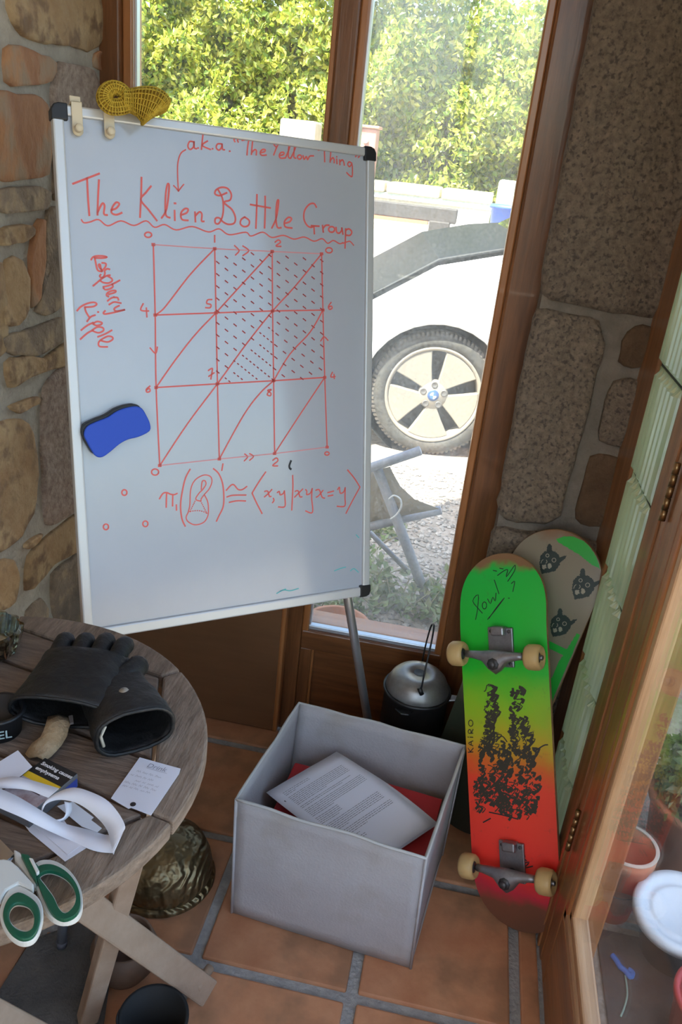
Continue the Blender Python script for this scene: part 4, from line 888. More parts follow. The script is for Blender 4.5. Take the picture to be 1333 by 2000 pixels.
bp_ = [ony(x, y, yy) for x, y, yy in ((823, 1348, 1.622), (829, 1318, 1.628), (837, 1282, 1.645), (845, 1245, 1.67), (848, 1222, 1.70), (843, 1222, 1.725), (835, 1248, 1.75), (828, 1278, 1.775), (824, 1300, 1.784))]
tubeo('bail', smooth_path(bp_, 4), 0.0022, black_p, kp, 8)
for (x, y, yy) in ((822, 1350, 1.618), (824, 1302, 1.784)):
    p = ony(x, y, yy); tubeo('lug', [p+V((-.004, 0, .008)), p+V((.004, 0, -.008))], 0.006, soot, kp, 8)
prismo('spout', [(-.024, 0), (.024, 0), (.010, .03), (-.010, .03)], Frame((-0.010, 1.622, 0.296), (1, .1, 0), (-.3, -1, .25)), 0, .004, soot, kp, bevel=.002)
prismo('side_grip', [(-.014, 0), (.014, 0), (.008, .03), (-.008, .03)], Frame((0.092, 1.69, 0.306), (.2, 1, 0), (1, -.2, .3)), 0, .006, lid_m, kp, bevel=.002)

# ================================================================== SKATEBOARDS
def deck_frame(b, t, th):
    b, t = V(b), V(t); y = (t-b).normalized(); h = V((math.cos(th), -math.sin(th), 0)); x = (h-y*h.dot(y)).normalized()
    return Frame((b+t)/2, x, y), (t-b).length
def deck_z(v, L, kick=0.032, kl=0.17):
    d = max(0, abs(v)-(L/2-kl)); return kick-kick*(d/kl)**1.6
def deck(name, F, L, W, m, parent, edge_m, kick=0.032, th=0.011):
    vs, fs, uv = [], [], []; NV, NU = 72, 10; er_ = 0.115
    rows = []
    for j in range(NV+1):
        v = -L/2*math.cos(math.pi*j/NV); d = max(0, abs(v)-(L/2-er_))/er_; hw = W/2*math.sqrt(max(0.0004, 1-d**2.3)); rows.append((v, hw))
    for side in (0, 1):
        for v, hw in rows:
            for i in range(NU+1):
                u = -hw+2*hw*i/NU; con = 0.005*(abs(u)/(W/2))**2.5
                vs.append(F(u, v, deck_z(v, L, kick)-con-th*side)); uv.append((u, v))
    n = (NV+1)*(NU+1)
    for j in range(NV):
        for i in range(NU): a = j*(NU+1)+i; fs.append((a, a+1, a+NU+2, a+NU+1)); fs.append((n+a, n+a+NU+1, n+a+NU+2, n+a+1))
    o = mo(name, vs, fs, m, parent, smooth=True, uv=uv)
    loop = [j*(NU+1) for j in range(NV+1)]+[NV*(NU+1)+i for i in range(1, NU+1)]+[j*(NU+1)+NU for j in range(NV-1, -1, -1)]+[i for i in range(NU-1, 0, -1)]
    ev, ef = [], []; K = len(loop)
    for s in range(4):
        for q in loop: ev.append(vs[q].lerp(vs[q+n], s/3)+(vs[q]-F.o).cross(F.z).cross(F.z).normalized()*(0 if s in (0, 3) else -0.0012))
    for s in range(3):
        for i in range(K): j = (i+1) % K; ef.append((s*K+i, (s+1)*K+i, (s+1)*K+j, s*K+j))
    mo('deck_edge', ev, ef, edge_m, o, smooth=False)
    return o
def deck_paint(name, stops, L, worn=True):
    M = bpy.data.materials.new(name); M.use_nodes = True; n = M.node_tree.nodes; l = M.node_tree.links; b = n['Principled BSDF']; b.inputs['Roughness'].default_value = 0.38
    uvn = n.new('ShaderNodeUVMap'); sp = n.new('ShaderNodeSeparateXYZ'); l.new(uvn.outputs[0], sp.inputs[0])
    nz = n.new('ShaderNodeTexNoise'); nz.inputs['Scale'].default_value = 14; nz.inputs['Detail'].default_value = 6; l.new(uvn.outputs[0], nz.inputs[0])
    a = n.new('ShaderNodeMath'); a.operation = 'MULTIPLY_ADD'; a.inputs[1].default_value = 1/L; a.inputs[2].default_value = 0.5; l.new(sp.outputs[1], a.inputs[0])
    c = n.new('ShaderNodeMath'); c.operation = 'MULTIPLY_ADD'; c.inputs[1].default_value = 0.10; l.new(nz.outputs[0], c.inputs[0])
    d = n.new('ShaderNodeMath'); d.operation = 'SUBTRACT'; d.inputs[1].default_value = 0.05; l.new(a.outputs[0], d.inputs[0]); l.new(d.outputs[0], c.inputs[2])
    cr = n.new('ShaderNodeValToRGB'); e = cr.color_ramp.elements
    e[0].position, e[0].color = stops[0][0], (*stops[0][1], 1); e[1].position, e[1].color = stops[1][0], (*stops[1][1], 1)
    for p, q in stops[2:]: k = e.new(p); k.color = (*q, 1)
    l.new(c.outputs[0], cr.inputs[0])
    n2 = n.new('ShaderNodeTexNoise'); n2.inputs['Scale'].default_value = 38; n2.inputs['Detail'].default_value = 8; n2.inputs['Roughness'].default_value = 0.7; l.new(uvn.outputs[0], n2.inputs[0])
    r2 = n.new('ShaderNodeValToRGB'); r2.color_ramp.elements[0].position = 0.60; r2.color_ramp.elements[1].position = 0.74; l.new(n2.outputs[0], r2.inputs[0])
    ml = n.new('ShaderNodeMath'); ml.operation = 'MULTIPLY'; ml.inputs[1].default_value = 0.55; l.new(r2.outputs[0], ml.inputs[0])
    mx = n.new('ShaderNodeMixRGB'); l.new(ml.outputs[0], mx.inputs[0]); l.new(cr.outputs[0], mx.inputs[1]); mx.inputs[2].default_value = (0.10, 0.07, 0.045, 1)
    l.new(mx.outputs[0], b.inputs['Base Color']); return M
ply = mat('maple_ply_edge', (0.34, 0.19, 0.09), 0.7, (0.22, 0.11, 0.05), 40)
S1, L1 = deck_frame((0.318, 1.312, 0.012), (0.146, 1.63, 0.742), rad(27))
W1 = 0.196
paint1 = deck_paint('green_to_red_deck_paint', [(0.0, (0.16, 0.07, 0.04)), (0.075, (0.20, 0.07, 0.04)), (0.11, (0.62, 0.03, 0.06)), (0.17, (0.92, 0.04, 0.03)), (0.40, (0.95, 0.07, 0.03)), (0.455, (0.75, 0.16, 0.02)), (0.51, (0.55, 0.42, 0.02)), (0.60, (0.28, 0.55, 0.02)), (0.70, (0.02, 0.56, 0.03)), (0.955, (0.01, 0.52, 0.06)), (0.972, (0.26, 0.13, 0.06))], L1)
sk = thing('skateboard', (0.318, 1.312, 0.0), 'skateboard with green, yellow and red painted underside, trucks and wheels, leaning in the corner', 'skateboard')
dk1 = deck('deck', S1, L1, W1, paint1, sk, ply)
class Conform:
    def __init__(s, F, L, W, kick=0.032): s.F, s.L, s.W, s.k = F, L, W, kick
    def __call__(s, a, b, c=0): return s.F(a, b, deck_z(b, s.L, s.k)-0.005*min(1, abs(a)/(s.W/2))**2.5+c)
    def px(s, x, y):
        z = s.k
        for _ in range(3):
            a = s.F.loc(onp(x, y, s.F.o+s.F.z*z, s.F.z)); z = deck_z(a[1], s.L, s.k)
        return (a[0], a[1])
K1 = Conform(S1, L1, W1)
d6 = lambda L: [K1.px(850+x/3.508, 1030+y/3.508) for x, y in L]
d7 = lambda L: [K1.px(840+x/3.703, 1400+y/3.703) for x, y in L]
def clampd(st): return [(max(-W1/2+.004, min(W1/2-.004, x)), y) for x, y in st]
ribbon([d6(s) for s in ([(278,632),(292,560),(297,462),(258,505),(300,560),(326,588)], ell(340,535,15,24), [(362,490),(382,522),(398,478),(414,505),(420,450)], [(408,360),(425,410),(440,455)],
 [(362,630),(420,560),(478,482),(430,540),(372,622)], [(430,330),(470,300),(500,290),(490,340),(540,270),(552,262),(545,300),(500,370)], [(525,385),(548,370),(535,440)], dot(508,485,4), [(400,295),(425,300)], [(445,280),(470,285)])], K1, 0.0007, 'signature', black_ink, dk1, wid=.0018, n=3)
ribbon([d7(s) for s in ([(272,260),(310,256)], [(292,258),(272,230)], [(290,255),(312,228)], [(310,212),(275,195),(310,176)], [(296,206),(296,182)], [(310,150),(286,150)], dot(274,150,3),
 [(310,120),(275,120),(279,96),(294,100),(295,120),(311,92)], ell(293,48,17,22))], K1, 0.0007, 'name_lettering', black_ink, dk1, wid=.0020, n=3)
ink = []
def tw(pts, y):
    for (y0, w0), (y1, w1) in zip(pts, pts[1:]):
        if y0 <= y <= y1: return w0+(w1-w0)*(y-y0)/(y1-y0)
    return 0
for cx, prof, n_ in ((958, [(1328, 4), (1350, 9), (1395, 13), (1400, 7), (1440, 20), (1480, 30), (1540, 34), (1575, 30)], 230), (1010, [(1338, 5), (1352, 16), (1360, 9), (1420, 20), (1470, 34), (1520, 38), (1570, 40), (1592, 26)], 260)):
    for i in range(n_):
        y = prof[0][0]+(prof[-1][0]-prof[0][0])*R_.random()**0.72; w_ = tw(prof, y); x = cx+R_.uniform(-1, 1)*w_
        L = R_.uniform(4, 13); a = R_.gauss(0.25, 0.7); ink.append([K1.px(x, y), K1.px(x+L*math.cos(a), y+L*math.sin(a)*.8), K1.px(x+L*.6*math.cos(a+.6), y+L*math.sin(a+.6)+3)])
tag(ribbon(ink[::2], K1, 0.0005, 'ink_trees', mat('worn_black_ink', (0.045, 0.038, 0.024), 0.6), dk1, wid=.0052, n=2), kind='stuff')
tag(ribbon(ink[1::2], K1, 0.0009, 'ink_scratches', MATS['worn_black_ink'], dk1, wid=.0022, n=2), kind='stuff')
for s_ in ([(480,180),(522,138),(560,180)], [(430,690),(530,710),(640,740)], [(665,950),(690,1010),(660,1060),(720,1050),(690,1090),(745,1080)], [(655,1000),(700,1040)], [(385,765),(440,735)], [(760,250),(820,210),(850,205)]): ribbon([d7(s_)], K1, 0.0008, 'ink_mark', black_ink, dk1, wid=.0026, n=3)
trk = mat('worn_cast_metal', (0.34, 0.33, 0.34), 0.42, (0.22, 0.21, 0.22), 30, metal=0.8)
trk_d = mat('dark_bolt_metal', (0.09, 0.085, 0.085), 0.5, metal=0.7)
ureth = mat('amber_urethane', (0.62, 0.42, 0.17), 0.45, (0.50, 0.32, 0.13), 18)
def truck(cy, sgn):
    z0 = 0.032; t = thing('truck', S1(0, cy, z0)); t.parent = sk; t.location = WL[t.name]-WL[sk.name]
    k0 = cy+sgn*0.012
    fbox('baseplate', S1, (-0.028, k0-0.042, z0), (0.028, k0+0.042, z0+0.008), trk, t, bevel=0.002)
    prismo('pivot_block', [(-.018, -.03), (.018, -.03), (.012, .0), (-.012, 0)], Frame(S1(0, k0+sgn*0.035, z0+0.008), S1.x, S1.z), -0.008, 0.008, trk, t)
    fbox('pivot_housing', S1, (-0.015, k0+sgn*0.036-0.010, z0+0.006), (0.015, k0+sgn*0.036+0.010, z0+0.026), trk, t, bevel=0.004)
    ax = cy; zz = z0+0.040
    vs, fs = [], []
    prof = [(-0.066, .0075, .0075), (-0.05, .0085, .0085), (-0.028, .0115, .011), (-0.014, .021, .014), (0, .026, .015), (0.014, .021, .014), (0.028, .0115, .011), (0.05, .0085, .0085), (0.066, .0075, .0075)]
    for x, ry, rz in prof:
        for k in range(12): a = 2*math.pi*k/12; vs.append(S1(x, ax-sgn*(ry-.0085)*.8+ry*math.cos(a), zz+rz*math.sin(a)))
    for i in range(len(prof)-1):
        for k in range(12): fs.append((i*12+k, i*12+(k+1) % 12, (i+1)*12+(k+1) % 12, (i+1)*12+k))
    fs += [tuple(reversed(range(12))), tuple(range(96, 108))]
    mo('hanger', vs, fs, trk, t, smooth=True)
    kb = S1(0, ax-sgn*0.016, zz-0.002)
    tubeo('bushing', [S1(0, ax-sgn*.012, z0+.008), S1(0, ax-sgn*.016, zz+.012)], .0125, trk_d, t, 16)
    latheo('kingpin_nut', [(0, .026), (.006, .026), (.008, .023), (.008, .018), (.0125, .018), (.013, .012), (0, .012)], Frame(kb, S1.x, S1.y), trk_d, t, 8)
    tubeo('axle', [S1(-0.104, ax, zz), S1(0.104, ax, zz)], .004, trk_d, t, 10)
    for s in (-1, 1):
        FW = Frame(S1(s*0.085, ax, zz), S1.y, S1.z*s)
        if FW.z.dot(S1.x)*s < 0: FW = Frame(S1(s*0.085, ax, zz), S1.y, S1.z*-s)
        wv = thing('wheel', S1(s*0.085, ax, zz)); wv.parent = t; wv.location = WL[wv.name]-WL[t.name]
        latheo('tread', [(0.011, .010), (0.019, .0165), (0.0225, .0165), (0.0262, .011), (0.0268, 0), (0.0262, -.011), (0.0225, -.0165), (0.018, -.0165), (0.012, -.012)], FW, ureth, wv, 36)
        latheo('bearing', [(0, .0115), (.006, .0115), (.0115, .0095), (.0115, -.0125), (.006, -.0145), (0, -.0145)], FW, trk_d, wv, 20)
        latheo('axle_nut', [(0, .019), (.0045, .019), (.0055, .017), (.0055, .011)], FW, trk, wv, 6)
    for bx__ in (-.020, .020):
        for by__ in (-.034, .034): latheo('bolt', [(0, .0105), (.003, .0105), (.004, .009), (.004, .007)], Frame(S1(bx__, k0+by__, z0), S1.x, S1.y), trk_d, t, 8)
za = 0.072
c_up = S1.loc(onp(947, 1279, S1.o+S1.z*za, S1.z)); c_lo = S1.loc(onp(958, 1700, S1.o+S1.z*za, S1.z))
truck(c_up[1], 1); truck(c_lo[1], 1)

S2, L2_ = deck_frame((0.158, 1.575, 0.012), (0.287, 1.672, 0.797), rad(24))
W2 = 0.208
paint2 = deck_paint('beige_deck_paint', [(0.0, (0.03, 0.035, 0.025)), (0.40, (0.04, 0.05, 0.03)), (0.5, (0.25, 0.20, 0.15)), (0.9, (0.28, 0.23, 0.165)), (0.955, (0.28, 0.23, 0.165)), (0.985, (0.25, 0.13, 0.07))], L2_)
s2 = thing('skateboard_deck', (0.158, 1.575, 0), 'beige skateboard deck printed with dark animal heads and green bands, behind the painted skateboard', 'skateboard')
dk2 = deck('deck', S2, L2_, W2, paint2, s2, ply)
K2 = Conform(S2, L2_, W2)
def inside(p, poly):
    c = False; x, y = p
    for i in range(len(poly)):
        x1, y1 = poly[i]; x2, y2 = poly[i-1]
        if (y1 > y) != (y2 > y) and x < (x2-x1)*(y-y1)/(y2-y1)+x1: c = not c
    return c
def decal(name, poly, K, off, m, parent, step=0.0016):
    x0, x1 = min(p[0] for p in poly), max(p[0] for p in poly); y0, y1 = min(p[1] for p in poly), max(p[1] for p in poly); vs, fs, idx = [], [], {}
    def vid(i, j):
        if (i, j) not in idx: idx[(i, j)] = len(vs); vs.append(K(x0+i*step, y0+j*step, off))
        return idx[(i, j)]
    for i in range(int((x1-x0)/step)+1):
        for j in range(int((y1-y0)/step)+1):
            cx, cy = x0+(i+.5)*step, y0+(j+.5)*step
            d = max(0, abs(cy)-(K.L/2-.115))/.115; hw = K.W/2*math.sqrt(max(0, 1-min(1, d)**2.3))
            if abs(cx) < hw-.002 and inside((cx, cy), poly): fs.append((vid(i, j), vid(i+1, j), vid(i+1, j+1), vid(i, j+1)))
    if fs: return mo(name, vs, fs, m, parent)
cz = lambda L: [K2.px(1030+x/7.841, 1040+y/7.841) for x, y in L]
grn = mat('bright_green_print', (0.02, 0.44, 0.05), 0.4)
inkp = mat('dark_green_black_print', (0.025, 0.04, 0.035), 0.5)
palep = mat('pale_print', (0.38, 0.34, 0.26), 0.5)
decal('green_band', cz([(450,100),(560,60),(720,60),(880,130),(1000,230),(1100,360),(1160,480),(1190,600),(1000,500),(800,340),(600,220),(480,150)]), K2, .0006, grn, dk2)
KB = W2/2
decal('green_band', [(KB-.022, .13), (KB-.010, .21), (KB-.003, .21), (KB-.003, -.28), (KB-.03, -.28)], K2, .0006, grn, dk2)
decal('green_band', cz([(180,1500),(310,1640),(620,1800),(740,1850),(720,1960),(560,1890),(250,1730)]), K2, .0006, grn, dk2)
H1 = [(200,400),(212,350),(270,290),(350,272),(430,290),(490,340),(522,420),(500,500),(430,590),(330,615),(230,632),(205,560),(190,480)]
for k, (dx, dy, s) in enumerate(((0, 0, 1.0), (500, 372, 1.05), (168, 985, 0.96))):
    T_ = lambda L: cz([(190+(x-190)*s+dx, 170+(y-170)*s+dy) for x, y in L])
    decal('animal_head', T_(H1), K2, .0007, inkp, dk2)
    decal('animal_ear', T_([(298,300),(312,215),(342,168),(382,200),(380,295)]), K2, .0007, inkp, dk2)
    decal('animal_ear', T_([(490,390),(555,360),(612,352),(575,410),(505,462)]), K2, .0007, inkp, dk2)
    decal('muzzle', T_([(330,470),(375,480),(380,530),(345,555),(315,530)]), K2, .0011, palep, dk2)
    decal('muzzle', T_([(235,500),(290,490),(300,540),(260,565),(235,545)]), K2, .0011, palep, dk2)
    ribbon([T_(ell(315,352,24,24)), T_(ell(416,422,30,30)), T_([(300,420),(310,450),(290,470)]), T_([(215,470),(230,430),(250,415)])], K2, .0012, 'eyes', palep, dk2, wid=.0014, n=2)

# ================================================================== TABLE
TZ, TC, TR_ = 0.775, V((-0.540, 0.743, 0)), 0.299
DT, SK = TZ-0.70, 0.906
teak = mat('weathered_teak', (0.125, 0.085, 0.062), 0.75, (0.23, 0.165, 0.125), 3.5, (4, 26, 26), 0.35, 8, rnd=0.06)
teak_r = mat('weathered_teak_rim', (0.15, 0.105, 0.075), 0.75, (0.29, 0.215, 0.16), 3.5, (26, 5, 26), 0.35, 8, rnd=0.06)
teak_l = mat('pale_teak_leg', (0.33, 0.225, 0.15), 0.7, (0.40, 0.285, 0.20), 3, (6, 6, 6), 0.08, 30)
tb = thing('round_table', (TC.x, TC.y, 0), 'round weathered slatted wooden folding table beside the stone wall', 'table')
FT = Frame((TC.x, TC.y, TZ), (math.cos(rad(-11.5)), math.sin(rad(-11.5)), 0), (math.cos(rad(78.5)), math.sin(rad(78.5)), 0))
TH = 0.025; RI = 0.269
for k in range(6):
    a0, a1 = rad(60*k+0.25), rad(60*k+59.75); o = [(TR_*math.cos(a0+(a1-a0)*i/12), TR_*math.sin(a0+(a1-a0)*i/12)) for i in range(13)]
    o += [(RI*math.cos(a1), RI*math.sin(a1)), (RI*math.cos(a0), RI*math.sin(a0))]
    prismo('rim_segment', o, FT, -TH, 0.0, teak_r, tb, bevel=0.004)
ap = RI*math.cos(math.pi/6)
for k in range(6):
    n0, n1 = -ap+k*ap/3+0.0045, -ap+(k+1)*ap/3-0.0045; e = lambda n: RI-abs(n)/math.sqrt(3)-0.006
    prismo('slat', [(-e(n0), n0), (e(n0), n0), (e(n1), n1), (-e(n1), n1)], FT, -TH+0.004, -0.001, teak, tb, bevel=0.0025)
for s in (-0.11, 0.11): fbox('under_batten', FT, (s-0.02, -0.22, -TH-0.02), (s+0.02, 0.22, -TH), teak, tb)
def plank(name, a, b, w_, t_, m, parent, facing=None):
    a, b = V(a), V(b); y = (b-a).normalized(); c = facing or (CO-(a+b)/2); x = y.cross(c).normalized()
    F = Frame(a, x, y); fbox(name, F, (-w_/2, 0, -t_/2), (w_/2, (b-a).length, t_/2), m, parent, bevel=.004)
l1a, l1b = V((-0.288, 1.012, 0.018)), ony(160, 1762, .872); l1d = l1b-l1a; l1t = l1a+l1d*((TZ-.03-l1a.z)/l1d.z)
l2a, l2b = V((-0.487, 0.918, 0.003)), ony(252, 1700, .925); l2d = l2b-l2a; l2t = l2a+l2d*((TZ-.03-l2a.z)/l2d.z)
plank('leg', l1a, l1t, 0.050, 0.018, teak_l, tb); plank('leg', l2a, l2t, 0.034, 0.03, teak_l, tb, V((0.8, -1, 0.2)))
sh = V((-0.10, -0.19, 0)); plank('leg', l1a+sh, l1t+sh, 0.050, 0.018, teak_l, tb); sh2 = V((-0.27, -0.12, 0)); plank('leg', l2a+sh2, l2t+sh2, 0.034, 0.03, teak_l, tb, V((0.8, -1, 0.2)))
dwl = l1a.lerp(l1t, 0.03); tubeo('dowel', [dwl+V((.006, .035, .012)), dwl+V((-.006, -.012, .012))], .009, teak_l, tb, 12)

# ---- gloves
leather = mat('black_leather', (0.006, 0.0055, 0.0055), 0.55, (0.011, 0.010, 0.010), 14, bump=0.35, bscale=70)
def glove(label, cuff, tip, hw0, hw1, ht0, ht1, fingers, thumb, lift=0.0, flare=0.0, tilt=0.0):
    c0 = V((cuff.x, cuff.y, TZ)); d = V((tip.x-cuff.x, tip.y-cuff.y, 0)); L = d.length; y = d.normalized(); x = V((y.y, -y.x, 0))
    F = Frame(c0+V((0, 0, lift)), x, y+V((0, 0, tilt))); g = thing('glove', c0, label, 'glove', 'pair of black leather gloves'); vs, fs = [], []; NS, NK = 14, 28
    for j in range(NS+1):
        t = j/NS; hw = hw0+(hw1-hw0)*min(1, t*1.3)+flare*(1-t)**4; ht = (ht0+(ht1-ht0)*t)*(1 if t < .85 else 1-(t-.85)*3.2)
        for k in range(NK):
            a = 2*math.pi*k/NK; ca_, sa_ = math.cos(a), math.sin(a); px_ = math.copysign(abs(ca_)**.75, ca_)*hw; pz_ = math.copysign(abs(sa_)**.8, sa_)*ht
            wr = 0.0035*noise.noise(V((px_*30, t*9, pz_*30)))
            vs.append(F(px_+wr, t*L, ht+0.001+pz_+wr))
    for j in range(NS):
        for k in range(NK): fs.append((j*NK+k, j*NK+(k+1) % NK, (j+1)*NK+(k+1) % NK, (j+1)*NK+k))
    fs.append(tuple(NS*NK+k for k in range(NK)))
    o = mo('hand', vs, fs, leather, g, smooth=True); s = o.modifiers.new('thick', 'SOLIDIFY'); s.thickness = .003; s.offset = -1
    tubeo('cuff_piping', [vs[k] for k in range(NK)], .0026, leather, g, 8, closed=True)
    for i, ln in enumerate(fingers):
        u = -hw1+hw1*2*(i+.5)/len(fingers); r = hw1/len(fingers)*1.0
        P = [F(u, L*.80, ht1*1.0), F(u*1.02, L+ln*.25, ht1*1.05), F(u*1.04, L+ln*.75, ht1*.9), F(u*1.05, L+ln, ht1*.62)]
        Q = smooth_path(P, 4); tubeo('finger', Q+[Q[-1]+(Q[-1]-Q[-2]).normalized()*r*.5], [r]*(len(Q)-1)+[r*.86, r*.35], leather, g, 12)
    if thumb:
        P = [F(*thumb[0]), F(*thumb[1]), F(*thumb[2])]; Q = smooth_path(P, 4); tubeo('thumb', Q+[Q[-1]+(Q[-1]-Q[-2]).normalized()*.007], [.016]*(len(Q)-1)+[.0135, .005], leather, g, 12)
    return g, F, L
gB, FgB, LgB = glove('black leather glove with snap, cuff gaping open beside the written card', onz(266, 1455, .71+DT), onz(196, 1318, .71+DT), .046, .042, .031, .020, [.028, .032, .028], None, 0.0, .005)
latheo('snap', [(0, .004), (.005, .003), (.007, 0)], Frame(FgB(.0, .05, .059), FgB.x, FgB.y), mat('snap_metal', (0.4, 0.38, 0.34), .4, metal=.8), gB, 16)
tubeo('cuff_label', [FgB(-.040, .004, .018), FgB(-.043, .006, .033), FgB(-.037, .006, .047)], .0022, mat('pale_label_stitching', (0.5, 0.45, 0.36), .8), gB, 6)
glove('black leather glove lying on top of the other, four short fingers towards the whiteboard', onz(118, 1408, .72+DT), onz(176, 1272, .745+DT), .060, .054, .024, .019, [.027, .031, .036, .031], ((.047, .068, .018), (.065, .095, .015), (.072, .122, .009)), 0.011, .004, 0.12)

# ---- small things on the table
def flat(name, pxs, z, th, m, label=None, cat=None, parent=None, bevel=0, z_fn=None, group=None):
    z = z+DT if .6 < z < .76 else z; o = [onz(x, y, z) for x, y in pxs]; F = Frame((0, 0, z), (1, 0, 0), (0, 1, 0)); pl = [(p.x, p.y) for p in o]
    ar = sum(pl[i][0]*pl[(i+1) % len(pl)][1]-pl[(i+1) % len(pl)][0]*pl[i][1] for i in range(len(pl)))
    if ar < 0: pl = pl[::-1]
    ob = prismo(name, pl, F, 0, th, m, parent, bevel=bevel)
    return tag(ob, label, cat, group)
tan = mat('tan_bark_strip', (0.24, 0.15, 0.07), .85, (0.42, 0.31, 0.19), 22, bump=.5, bscale=120)
tagp = thing('leather_strip', onz(90, 1450, TZ), 'frayed tan strip lying across the lower glove cuff', 'strip')
vs, fs = [], []
for (a, b, z) in (((94,1402),(134,1404),.722), ((91,1414),(139,1412),.724), ((86,1428),(134,1424),.723), ((80,1440),(131,1438),.718), ((64,1452),(121,1455),.712), ((56,1464),(110,1468),.708), ((50,1474),(100,1478),.705), ((58,1482),(88,1486),.704)):
    p, q = onz(*a, z+DT), onz(*b, z+DT); m_ = (p+q)/2+V((0, 0, .004)); vs += [p, p.lerp(m_, .6), m_, q.lerp(m_, .6), q]
for j in range(7):
    for i in range(4): a = j*5+i; fs.append((a, a+1, a+6, a+5))
o = mo('strip', vs, fs, tan, tagp, smooth=True); o.modifiers.new('thick', 'SOLIDIFY').thickness = .002
flat('strip_tag', ((134,1402),(142,1400),(144,1414),(137,1416)), .725, .003, mat('dark_tag', (0.12, 0.10, 0.09), .7), parent=tagp)
# cigarette pack
pA, pB = onz(88, 1480, .720+DT), onz(152, 1511, .720+DT); px_ = (pB-pA); PW = px_.length
FPk = Frame((pA.x, pA.y, TZ), px_, V((-px_.y, px_.x, 0)))
pk = thing('cigarette_pack', FPk(PW/2, -.04, 0), 'cigarette pack with black warning panel and yellow band, under paper strips', 'cigarette pack')
fbox('carton', FPk, (0, -.078, .0005), (PW, 0, .020), mat('pack_grey_side', (0.10, 0.10, 0.11), .5), pk, bevel=.001)
fbox('warning_panel', FPk, (.0005, -.030, .020), (PW-.0005, -.0005, .0204), mat('warning_black', (0.012, 0.012, 0.014), .4), pk)
fbox('yellow_band', FPk, (.0005, -.036, .020), (PW-.0005, -.027, .0205), mat('warning_yellow', (0.80, 0.52, 0.02), .4), pk)
fbox('picture_panel', FPk, (.0005, -.0775, .020), (PW-.0005, -.033, .0204), mat('picture_print', (0.62, 0.58, 0.66), .5, (0.30, 0.20, 0.20), 30), pk)
fbox('picture_dark_patch', FPk, (.020, -.050, .0204), (.040, -.038, .0206), mat('picture_dark', (0.08, 0.04, 0.05), .5), pk)  # dark patch printed on the picture
fbox('blue_side', FPk, (PW, -.020, .002), (PW+.0006, -.002, .014), mat('pack_blue', (0.03, 0.05, 0.25), .4), pk)
wt = mat('white_print', (0.85, 0.85, 0.87), .5)
text_mesh('Smoking causes', Frame(FPk(.004, -.0115, .0204), FPk.x, FPk.y), .0075, 'warning_text', wt, pk, bold=.0002)
text_mesh('emphysema', Frame(FPk(.004, -.0205, .0204), FPk.x, FPk.y), .0075, 'warning_text', wt, pk, bold=.0002)
# note card
cd = thing('note_card', onz(285, 1535, TZ), 'white punched card with a pencilled drinks list on the table', 'card')
flat('card', ((273,1480),(353,1502),(350,1512),(295,1593),(256,1578),(251,1580),(217,1560),(222,1552)), TZ+.0012, .0007, paper_m, parent=cd)
q0, q1_ = onz(273, 1480, .7022+DT), onz(353, 1502, .7022+DT); FCd = Frame(q0, q1_-q0, V((-(q1_-q0).y, (q1_-q0).x, 0)))
text_mesh('Drink', Frame(FCd(.015, -.012, 0), FCd.x, FCd.y), .011, 'heading', pencil, cd, off=.0002, shear=.15)
cs = []
for (yy, xs, xe) in ((-.0135, .016, .044), (-.023, .008, .038), (-.031, .004, .036), (-.0385, .014, .046), (-.045, .003, .046), (-.051, .004, .042)):
    if yy == -.0135: cs.append([(xs, yy), (xe, yy)]); continue
    x = xs
    while x < xe-.003:
        w_ = R_.uniform(.004, .009); nseg = int(w_/.0013)
        cs.append([(x+i*.0013, yy+(.0016 if i % 2 else -.0008)*R_.uniform(.5, 1.6)) for i in range(nseg+1)]); x += w_+.002
ribbon(cs, FCd, .0002, 'pencil_writing', mat('faint_pencil', (0.42, 0.41, 0.46), .8), cd, wid=.0005, n=3)
pc_ = onz(260, 1571, .7022+DT); latheo('punch_hole', [(0, .0002), (.0035, .0002)], Frame(pc_, (1, 0, 0), (0, 1, 0)), mat('hole_dark', (0.03, 0.02, 0.02), .9), cd, 16)
# paper strips
def strip(label, pairs, parent=None):
    t = thing('paper_strip', onz(pairs[0][0][0]/3.508, 1440+pairs[0][0][1]/3.508, TZ), label, 'paper strip')
    P = smooth_path([onz(a[0]/3.508, 1440+a[1]/3.508, a[2]+DT) for a, b in pairs], 5); Q = smooth_path([onz(b[0]/3.508, 1440+b[1]/3.508, b[2]+DT) for a, b in pairs], 5)
    vs = []; fs = []
    for p, q in zip(P, Q): vs += [p, q]
    for i in range(len(P)-1): fs.append((2*i, 2*i+1, 2*i+3, 2*i+2))
    o = mo('band', vs, fs, paper_m, t, smooth=True); o.modifiers.new('thick', 'SOLIDIFY').thickness = .0004; return t
s1_ = strip('long white paper strip curled into a loop near the card', [((-60,320,.731),(-60,450,.729)), ((0,350,.731),(0,485,.728)), ((130,410,.729),(150,550,.724)), ((280,500,.722),(300,625,.714)), ((430,585,.710),(480,705,.7025)), ((600,630,.704),(640,775,.7025)), ((745,670,.706),(767,793,.7025)),
 ((850,640,.735),(772,790,.706)), ((838,560,.744),(738,640,.722)), ((745,440,.748),(650,535,.735)), ((625,375,.748),(545,460,.738)), ((505,345,.745),(452,432,.737)), ((395,378,.738),(372,434,.732)), ((310,440,.728),(308,468,.724)), ((284,520,.716),(290,545,.714)), ((330,585,.708),(345,570,.712)), ((420,580,.707),(425,555,.714)), ((485,520,.710),(450,515,.718)), ((490,450,.716),(440,440,.722))])
